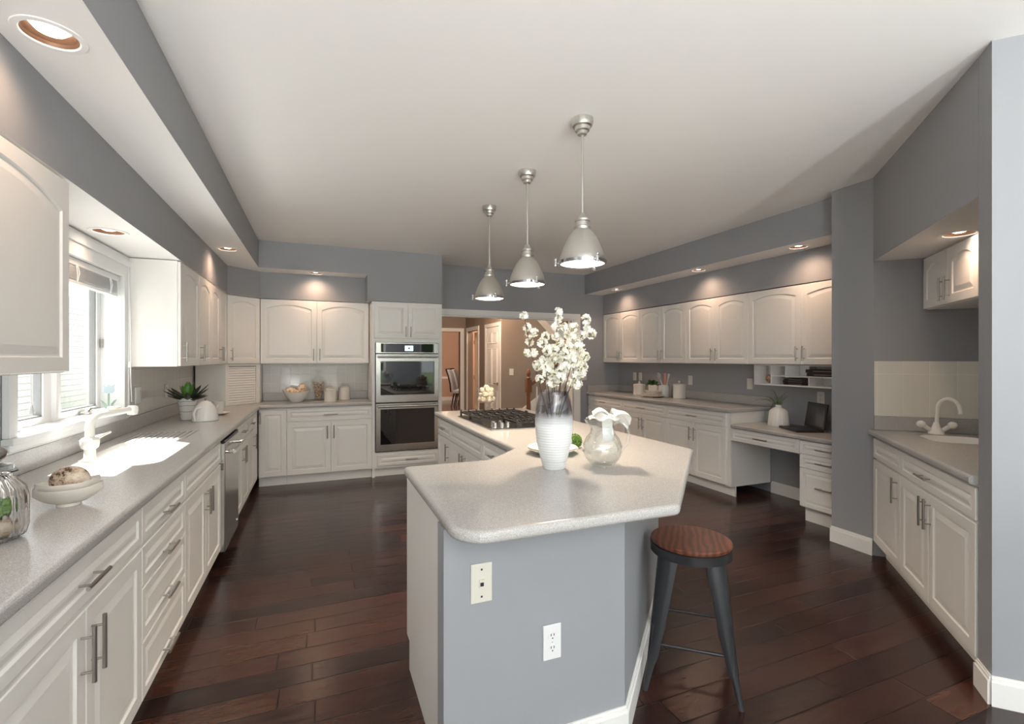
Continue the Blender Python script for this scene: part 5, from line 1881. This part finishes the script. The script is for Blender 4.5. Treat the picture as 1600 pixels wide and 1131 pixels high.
def boat(L_, Wd, h_, zc, th=0.004):
    nu, nv = 28, 12
    def pt_(u, v, off):
        a = (u * 2 - 1)
        wk = Wd * (1 - abs(a) ** 2.2) ** 0.75
        x = a * L_ / 2
        b = v * 2 - 1
        y = b * wk / 2
        e = min(1.0, (a * a * 0.62 + b * b * (1 - 0.55 * a * a)))
        z = h_ * (e ** 1.15) + 0.22 * h_ * max(0, a) ** 3 + 0.12 * h_ * max(0, -a) ** 3
        return (x, y, z + off)
    vs, fs = [], []
    for off in (0, th):
        for i in range(nu + 1):
            for j in range(nv + 1):
                vs.append(pt_(0.004 + 0.992 * i / nu, j / nv, off))
    k = nv + 1
    n0 = (nu + 1) * k
    for i in range(nu):
        for j in range(nv):
            a = i * k + j
            fs.append((a, a + 1, a + k + 1, a + k))
            fs.append((n0 + a, n0 + a + k, n0 + a + k + 1, n0 + a + 1))
    for i in range(nu):
        for j in (0, nv):
            a = i * k + j
            q = (a, a + k, n0 + a + k, n0 + a)
            fs.append(q if j == 0 else q[::-1])
    for i in (0, nu):
        for j in range(nv):
            a = i * k + j
            q = (a, n0 + a, n0 + a + 1, a + 1)
            fs.append(q if i == 0 else q[::-1])
    m = MB()
    m.add(vs, fs, True)
    return m


lb = thing('leaf_bowl', 'lower white boat-shaped bowl near the glass jar', 'bowl', (bx0, by0, CZ1 + 0.0005), R(15))
boat(0.185, 0.118, 0.054, 0).obj('bowl', ceramic_w, lb, loc=(0, 0, 0.003))
MB().lathe([(0, 0), (0.034, 0), (0.032, 0.007), (0, 0.009)], 32, smooth=True).obj('foot_ring', ceramic_w, lb)
lb2 = thing('leaf_bowl', 'upper white boat-shaped bowl that cradles the mottled ball', 'bowl', (bx0 - 0.002, by0, CZ1 + 0.027), R(22))
boat(0.172, 0.104, 0.050, 0).obj('bowl', ceramic_w, lb2)
tag(MB().ball((0, 0, 0), 0.055, 32, 20, (1.05, 0.60, 0.90)).obj('mottled_ball', egg_m, loc=(bx0 + 0.003, by0, CZ1 + 0.086)), 'brown mottled ceramic ball in the boat-shaped bowls', 'ornament')

# glass jar at left edge
JX, JY = -0.846, 1.788
gj = thing('ribbed_glass_jar', 'ribbed lidded glass jar cropped by the left edge of the frame', 'jar', (JX, JY, CZ1 + 0.0005))
gj.scale = (0.87, 0.87, 0.93)
jf = lambda a, k: 0.02 * math.cos(a * 22)
MB().lathe([(0, 0), (0.058, 0.0), (0.074, 0.012), (0.082, 0.04), (0.082, 0.125), (0.074, 0.158), (0.052, 0.182), (0.042, 0.188), (0.042, 0.200), (0.058, 0.206), (0.058, 0.210), (0.039, 0.208), (0.039, 0.188), (0.049, 0.179), (0.070, 0.155), (0.078, 0.125), (0.078, 0.04), (0.070, 0.016), (0, 0.009)], 132, flute=lambda a, k: (0.022 * math.cos(a * 24) if 2 <= k <= 6 else 0)).obj('body', glassm, gj)
ld = MB().lathe([(0, 0.2115), (0.047, 0.2115), (0.047, 0.226), (0.034, 0.228), (0.019, 0.234), (0.017, 0.240), (0, 0.241)], 40).obj('lid', glassm, gj)
MB().ball((0, 0, 0.262), 0.032, 26, 16, (1, 1, 0.72)).obj('lid_knob', nickel, ld)
rr_ = random.Random(21)
tag(MB().ball((0, 0, 0), 0.030, 20, 14, (1, 1, 0.95), 0.06, rr_).obj('moss_ball', moss_m, loc=(JX + 0.018, JY - 0.012, CZ1 + 0.094)), 'green moss ball inside the ribbed jar at the left edge', 'moss ball')
tag(MB().ball((0, 0, 0), 0.030, 20, 14, (1, 1, 0.9)).obj('mottled_ball', egg_m, loc=(JX + 0.024, JY - 0.01, CZ1 + 0.038)), 'pale crackled ball at the bottom of the ribbed jar', 'ornament')
tag(MB().ball((0, 0, 0), 0.024, 20, 14, (1, 1, 0.95), 0.06, rr_).obj('moss_ball', moss_m, loc=(JX - 0.032, JY + 0.02, CZ1 + 0.05)), 'second moss ball hidden deeper in the ribbed jar', 'moss ball')

# sill ornaments
tu = thing('tulip_ornament', 'painted wooden blue tulip with green leaves on the window sill', 'ornament', (-1.275, 3.89, WZ0 + 0.0005), R(22))
MB().box(-0.03, 0.03, -0.012, 0.012, 0, 0.012).obj('base', window_white, tu)
MB().box(-0.005, 0.005, -0.004, 0.004, 0.0125, 0.115).obj('stem', tulip_g, tu)
tpz = [(-0.030, 0.0), (-0.022, -0.013), (0.022, -0.013), (0.030, 0.0), (0.030, 0.045), (0.015, 0.030), (0.0, 0.046), (-0.015, 0.030), (-0.030, 0.045)]
MB().prism(tpz, -0.007, 0.007, M=Matrix.Translation((0, 0, 0.130)) @ Matrix.Rotation(PI / 2, 4, 'X')).obj('bloom', tulip_b, tu, bevel=0.002)
for s_ in (-1, 1):
    lfz = [(0.004 * s_, 0.0), (0.016 * s_, 0.0), (0.024 * s_, 0.03), (0.042 * s_, 0.062), (0.028 * s_, 0.055), (0.012 * s_, 0.035)]
    MB().prism(lfz, -0.004, 0.004, M=Matrix.Translation((0, 0, 0.0125)) @ Matrix.Rotation(PI / 2, 4, 'X')).obj('leaf', tulip_g, tu)
tag(MB().lathe([(0, 0), (0.030, 0), (0.034, 0.004), (0.034, 0.03), (0.030, 0.034), (0, 0.036)], 26, flute=lambda a, k: 0.04 * math.cos(a * 14) if 1 <= k <= 3 else 0).obj('wicker_box', straw_m, loc=(-1.225, 3.82, WZ0 + 0.0005)), 'small round cream wicker box on the window sill', 'box')
sh2 = MB()
for k in range(9):
    a = -0.9 + 1.8 * k / 8
    sh2.tube([(0, 0, 0.006), (0.028 * math.sin(a), 0.028 * math.cos(a), 0.016), (0.048 * math.sin(a), 0.048 * math.cos(a), 0.010)], [0.003, 0.007, 0.003], 7)
o = tag(sh2.obj('scallop_shell', shell_m, loc=(-1.26, 3.66, WZ0 + 0.001)), 'open scallop shell on the window sill left of the wicker box', 'shell')
tag(MB().ball((0, 0, 0.016), 0.024, 16, 10, (1.2, 1.6, 0.6), 0.08, rnd).obj('white_coral', ceramic, loc=(-1.265, 3.745, WZ0 + 0.001)), 'white coral piece between scallop shell and wicker box on the sill', 'ornament')

# ------------------------------------------------------------------ hall and dining room beyond the doorway
hf = MB().box(-0.4, 8.2, 6.6405, 17.2, -0.1, -0.0005).obj('floor_hall', hall_floor)
struct(hf)
struct(MB().box(-0.4, 8.2, 6.6405, 17.2, CE + 0.1, CE + 0.2).obj('ceiling_hall', paint_ceil))
m = MB()
# wall X=3.13 facing -X with bright opening (9.65..10.45) and white door (8.33..9.15)
HX = 3.13
m.box(HX, HX + 0.12, 8.25, 9.66, 0, CE + 0.1)
m.box(HX, HX + 0.12, 9.66, 10.42, 2.05, CE + 0.1)
m.box(HX, HX + 0.12, 10.42, 10.60, 0, CE + 0.1)
m.box(HX + 0.12, 8.2, 8.25, 8.37, 0, CE + 0.1)
struct(m.obj('wall_hall_right', hall_m))
m = MB()
m.box(-0.4, 1.9, 10.60, 10.72, 0, CE + 0.1)
m.box(1.9, 3.0, 10.60, 10.72, 2.05, CE + 0.1)
m.box(3.0, HX + 0.12, 10.60, 10.72, 0, CE + 0.1)
struct(m.obj('wall_hall_far', hall_m))
m = MB()
m.box(-0.4, 8.2, 16.1, 16.2, 0, CE + 0.1)
m.box(HX + 0.12, 8.2, 10.72, 10.84, 0, CE + 0.1)
struct(m.obj('wall_dining', dine_m))
struct(MB().box(-0.4, 8.0, 16.075, 16.099, 0.75, 0.82).obj('trim_6', trim_white))
struct(MB().box(-0.4, 8.0, 16.08, 16.099, 0, 0.13).obj('trim_7', trim_white))
struct(MB().box(-0.5, -0.4, 6.64, 16.2, 0, CE + 0.1).obj('wall_hall_left', hall_m))
struct(MB().box(8.2, 8.3, 6.64, 16.2, 0, CE + 0.1).obj('wall_hall_end', hall_m))
# casings
m = MB()
m.box(1.82, 3.09, 10.575, 10.5995, 2.05, 2.13)
m.box(3.0, 3.09, 10.575, 10.5995, 0, 2.05)
m.box(1.82, 1.9, 10.575, 10.5995, 0, 2.05)
struct(m.obj('trim_8', trim_white, bevel=0.003))
m = MB()
m.box(HX - 0.02, HX - 0.0005, 9.58, 10.50, 2.05, 2.13)
m.box(HX - 0.02, HX - 0.0005, 9.58, 9.66, 0, 2.05)
m.box(HX - 0.02, HX - 0.0005, 10.42, 10.50, 0, 2.05)
struct(m.obj('trim_9', trim_white, bevel=0.003))
warm_door = mat('cream_door_paint', (0.80, 0.64, 0.48, 1), 0.35)
od = thing('open_door', 'cream door standing ajar in the second hall opening', 'door', (HX + 0.15, 10.40, 0.01), R(-52))
MB().box(0, 0.74, 0, 0.035, 0, 2.02).obj('slab', warm_door, od)
for z in (0.25, 1.0, 1.8):
    MB().tube([(-0.008, 0.0, z - 0.045), (-0.008, 0.0, z + 0.045)], 0.008, 8).obj('hinge', twig_m, od)
# six panel door facing -X at Y 8.34..9.12
sd_ = thing('panel_door', 'closed white six-panel door in the hall behind the island', 'door', (HX - 0.002, 9.10, 0.01), AM)
DW_ = 0.74
MB().box(0, DW_, -0.012, -0.0005, 0, 2.03).obj('slab', trim_white, sd_)
for a, b in ((0.09, 0.345), (0.395, 0.65)):
    for c, d in ((0.12, 0.80), (0.92, 1.62), (1.72, 1.93)):
        panel('raised_panel', a, b, c, d, sd_, yb=-0.0122, t=0.008, frame=0.012, material=trim_white)
hn = MB().lathe([(0.028, 0), (0.026, 0.01), (0.010, 0.012), (0.010, 0.045)], 16, close=True, M=Matrix.Translation((DW_ - 0.07, -0.0125, 0.95)) @ Matrix.Rotation(PI / 2, 4, 'X')).obj('lever_handle', twig_m, sd_)
MB().tube([(DW_ - 0.07, -0.055, 0.95), (DW_ - 0.18, -0.055, 0.95)], 0.009, 8).obj('lever', twig_m, hn)
m = MB()
m.box(HX - 0.022, HX - 0.0005, 9.105, 9.18, 0, 2.05)
m.box(HX - 0.022, HX - 0.0005, 8.28, 8.355, 0, 2.05)
m.box(HX - 0.022, HX - 0.0005, 8.28, 9.18, 2.05, 2.12)
struct(m.obj('trim_10', trim_white, bevel=0.003))
plate('light_switch', 'small white switch on the hall wall left of the stair newel', (3.32, 8.2495, 1.187), 0, 0.085, 0.12, 1, 'switch')

# staircase rising to the right
sc_ = thing('staircase', 'carpeted stairs with white skirt rising right in the hall', 'staircase', (3.36, 7.55, 0))
m = MB()
for k in range(9):
    m.box(k * 0.27, 2.43, 0.10, 0.66, k * 0.185 + 0.0, (k + 1) * 0.185)
m.obj('steps', tread_m, sc_)
m = MB()
sk2 = [(-0.10, 0.0), (2.43, 1.74), (2.43, 2.05), (-0.16, 0.27), (-0.16, 0.0)]
m.prism(sk2, 0.0, 0.02, M=Matrix.Translation((0, 0.697, 0)) @ Matrix.Rotation(PI / 2, 4, 'X'))
m.obj('wall_skirt', trim_white, sc_)
MB().prism([(0.0, 0.0), (2.43, 1.66), (2.43, 1.90), (0.0, 0.25)], 0.0, 0.025, M=Matrix.Translation((0, 0.095, 0)) @ Matrix.Rotation(PI / 2, 4, 'X')).obj('outer_stringer', trim_white, sc_)
nw = MB()
nw.box(-0.045, 0.045, -0.045, 0.045, 0, 0.32)
nw.lathe([(0.045, 0.32), (0.030, 0.34), (0.040, 0.38), (0.040, 0.55), (0.030, 0.72), (0.042, 0.76), (0.030, 0.80)], 20, close=True)
nw.box(-0.045, 0.045, -0.045, 0.045, 0.80, 1.02)
nw.lathe([(0.030, 1.02), (0.040, 1.05), (0.022, 1.07), (0.038, 1.11), (0.040, 1.15), (0.020, 1.19), (0.003, 1.21)], 20, close=True)
nw.obj('newel_post', oak, sc_, loc=(0.0, 0.0, 0.05))
MB().tube([(0.04, 0.0, 0.98), (1.9, 0.0, 2.30)], 0.032, 10).obj('handrail', oak, sc_)
bmh = MB().lathe([(0.017, 0), (0.019, 0.15), (0.012, 0.3), (0.016, 0.55), (0.012, 0.72)], 10, close=True).mesh('baluster', trim_white)
for k in range(8):
    o = link('baluster', bmh, sc_)
    o.location = (0.155 + k * 0.2, 0.0, 0.12 + 0.155 * 0.7 + k * 0.2 * 0.71 - 0.0)
    o.scale = (1, 1, 1.0)
m = MB()
m.prism([(3.45, 2.36), (3.80, 2.02), (4.1, 1.72), (4.1, 1.9), (3.9, 2.12), (3.55, 2.45)], 0, 0.3, M=Matrix.Translation((0, 7.9, 0)) @ Matrix.Rotation(PI / 2, 4, 'X'))
m.obj('upper_stringer', trim_white, sc_).location = (-3.36, -7.55, 0)
MB().box(-0.04, 0.04, -0.04, 0.04, 0.0, 0.62).obj('upper_newel', oak, sc_, loc=(0.70, -0.10, 1.62))

# dining chairs
def dchair(label, x, y, rz):
    t = thing('dining_chair', label, 'chair', (x, y, 0), rz, 'chairs in the dining room')
    MB().box(-0.24, 0.24, -0.24, 0.22, 0.40, 0.50).obj('seat', chair_f, t, bevel=0.02)
    m = MB()
    secs = [(0.45, 0.20), (0.7, 0.23), (0.95, 0.29), (1.10, 0.35)]
    vs, fs = [], []
    for z, y_ in secs:
        w_ = 0.23 + (z - 0.45) * 0.03
        vs += [(-w_, y_, z), (w_, y_, z), (w_, y_ + 0.08, z), (-w_, y_ + 0.08, z)]
    for k in range(3):
        for i in range(4):
            j = (i + 1) % 4
            fs.append((k * 4 + i, k * 4 + j, k * 4 + 4 + j, k * 4 + 4 + i))
    fs += [(3, 2, 1, 0), (12, 13, 14, 15)]
    m.add(vs, fs)
    m.obj('backrest', chair_f, t, bevel=0.015)
    m = MB()
    for s2 in (-1, 1):
        m.tube([(s2 * 0.245, 0.29, 0.45), (s2 * 0.25, 0.31, 0.7), (s2 * 0.257, 0.37, 0.95), (s2 * 0.262, 0.43, 1.12)], 0.022, 8)
    m.tube([(-0.262, 0.43, 1.12), (0.262, 0.43, 1.12)], 0.022, 8)
    m.obj('back_frame', chair_m, t)
    for a, b in ((-1, -1), (1, -1), (-1, 1), (1, 1)):
        MB().tube([(a * 0.21, b * 0.20, 0.40), (a * 0.215, b * 0.20 + (0.08 if b > 0 else 0), 0.0)], [0.024, 0.014], 8).obj('leg', chair_m, t)
    return t


dchair('left of the two grey upholstered dining chairs seen through the doorway', 3.99, 13.90, R(64))
dchair('right of the two grey upholstered dining chairs seen through the doorway', 4.30, 14.54, R(64))


def added_hall_light(x, y, label, e):  # unseen fixture, added for warm light beyond the doorway
    t = thing('added_ceiling_light', label, 'added ceiling light', (x, y, CE + 0.0995))
    MB().lathe([(0.06, -0.12), (0.14, -0.09), (0.17, -0.03), (0.17, -0.002)], 28, close=True).obj('glass_dome', emis('dome_' + str(e), (1, 0.8, 0.6, 1), 3), t)
    d = bpy.data.lights.new('lamp', 'POINT')
    d.energy = e
    d.color = (1.0, 0.72, 0.52)
    d.shadow_soft_size = 0.12
    lo = bpy.data.objects.new('lamp', d)
    C.objects.link(lo)
    lo.parent = t
    lo.location = (0, 0, -0.26)


added_hall_light(2.4, 7.7, 'unseen round ceiling light added to warm the hall beyond the doorway', 45)
added_hall_light(3.2, 13.2, 'unseen round ceiling light added to warm the dining room beyond the hall', 75)
added_hall_light(4.3, 9.6, 'unseen round ceiling light added in the room behind the ajar door', 45)
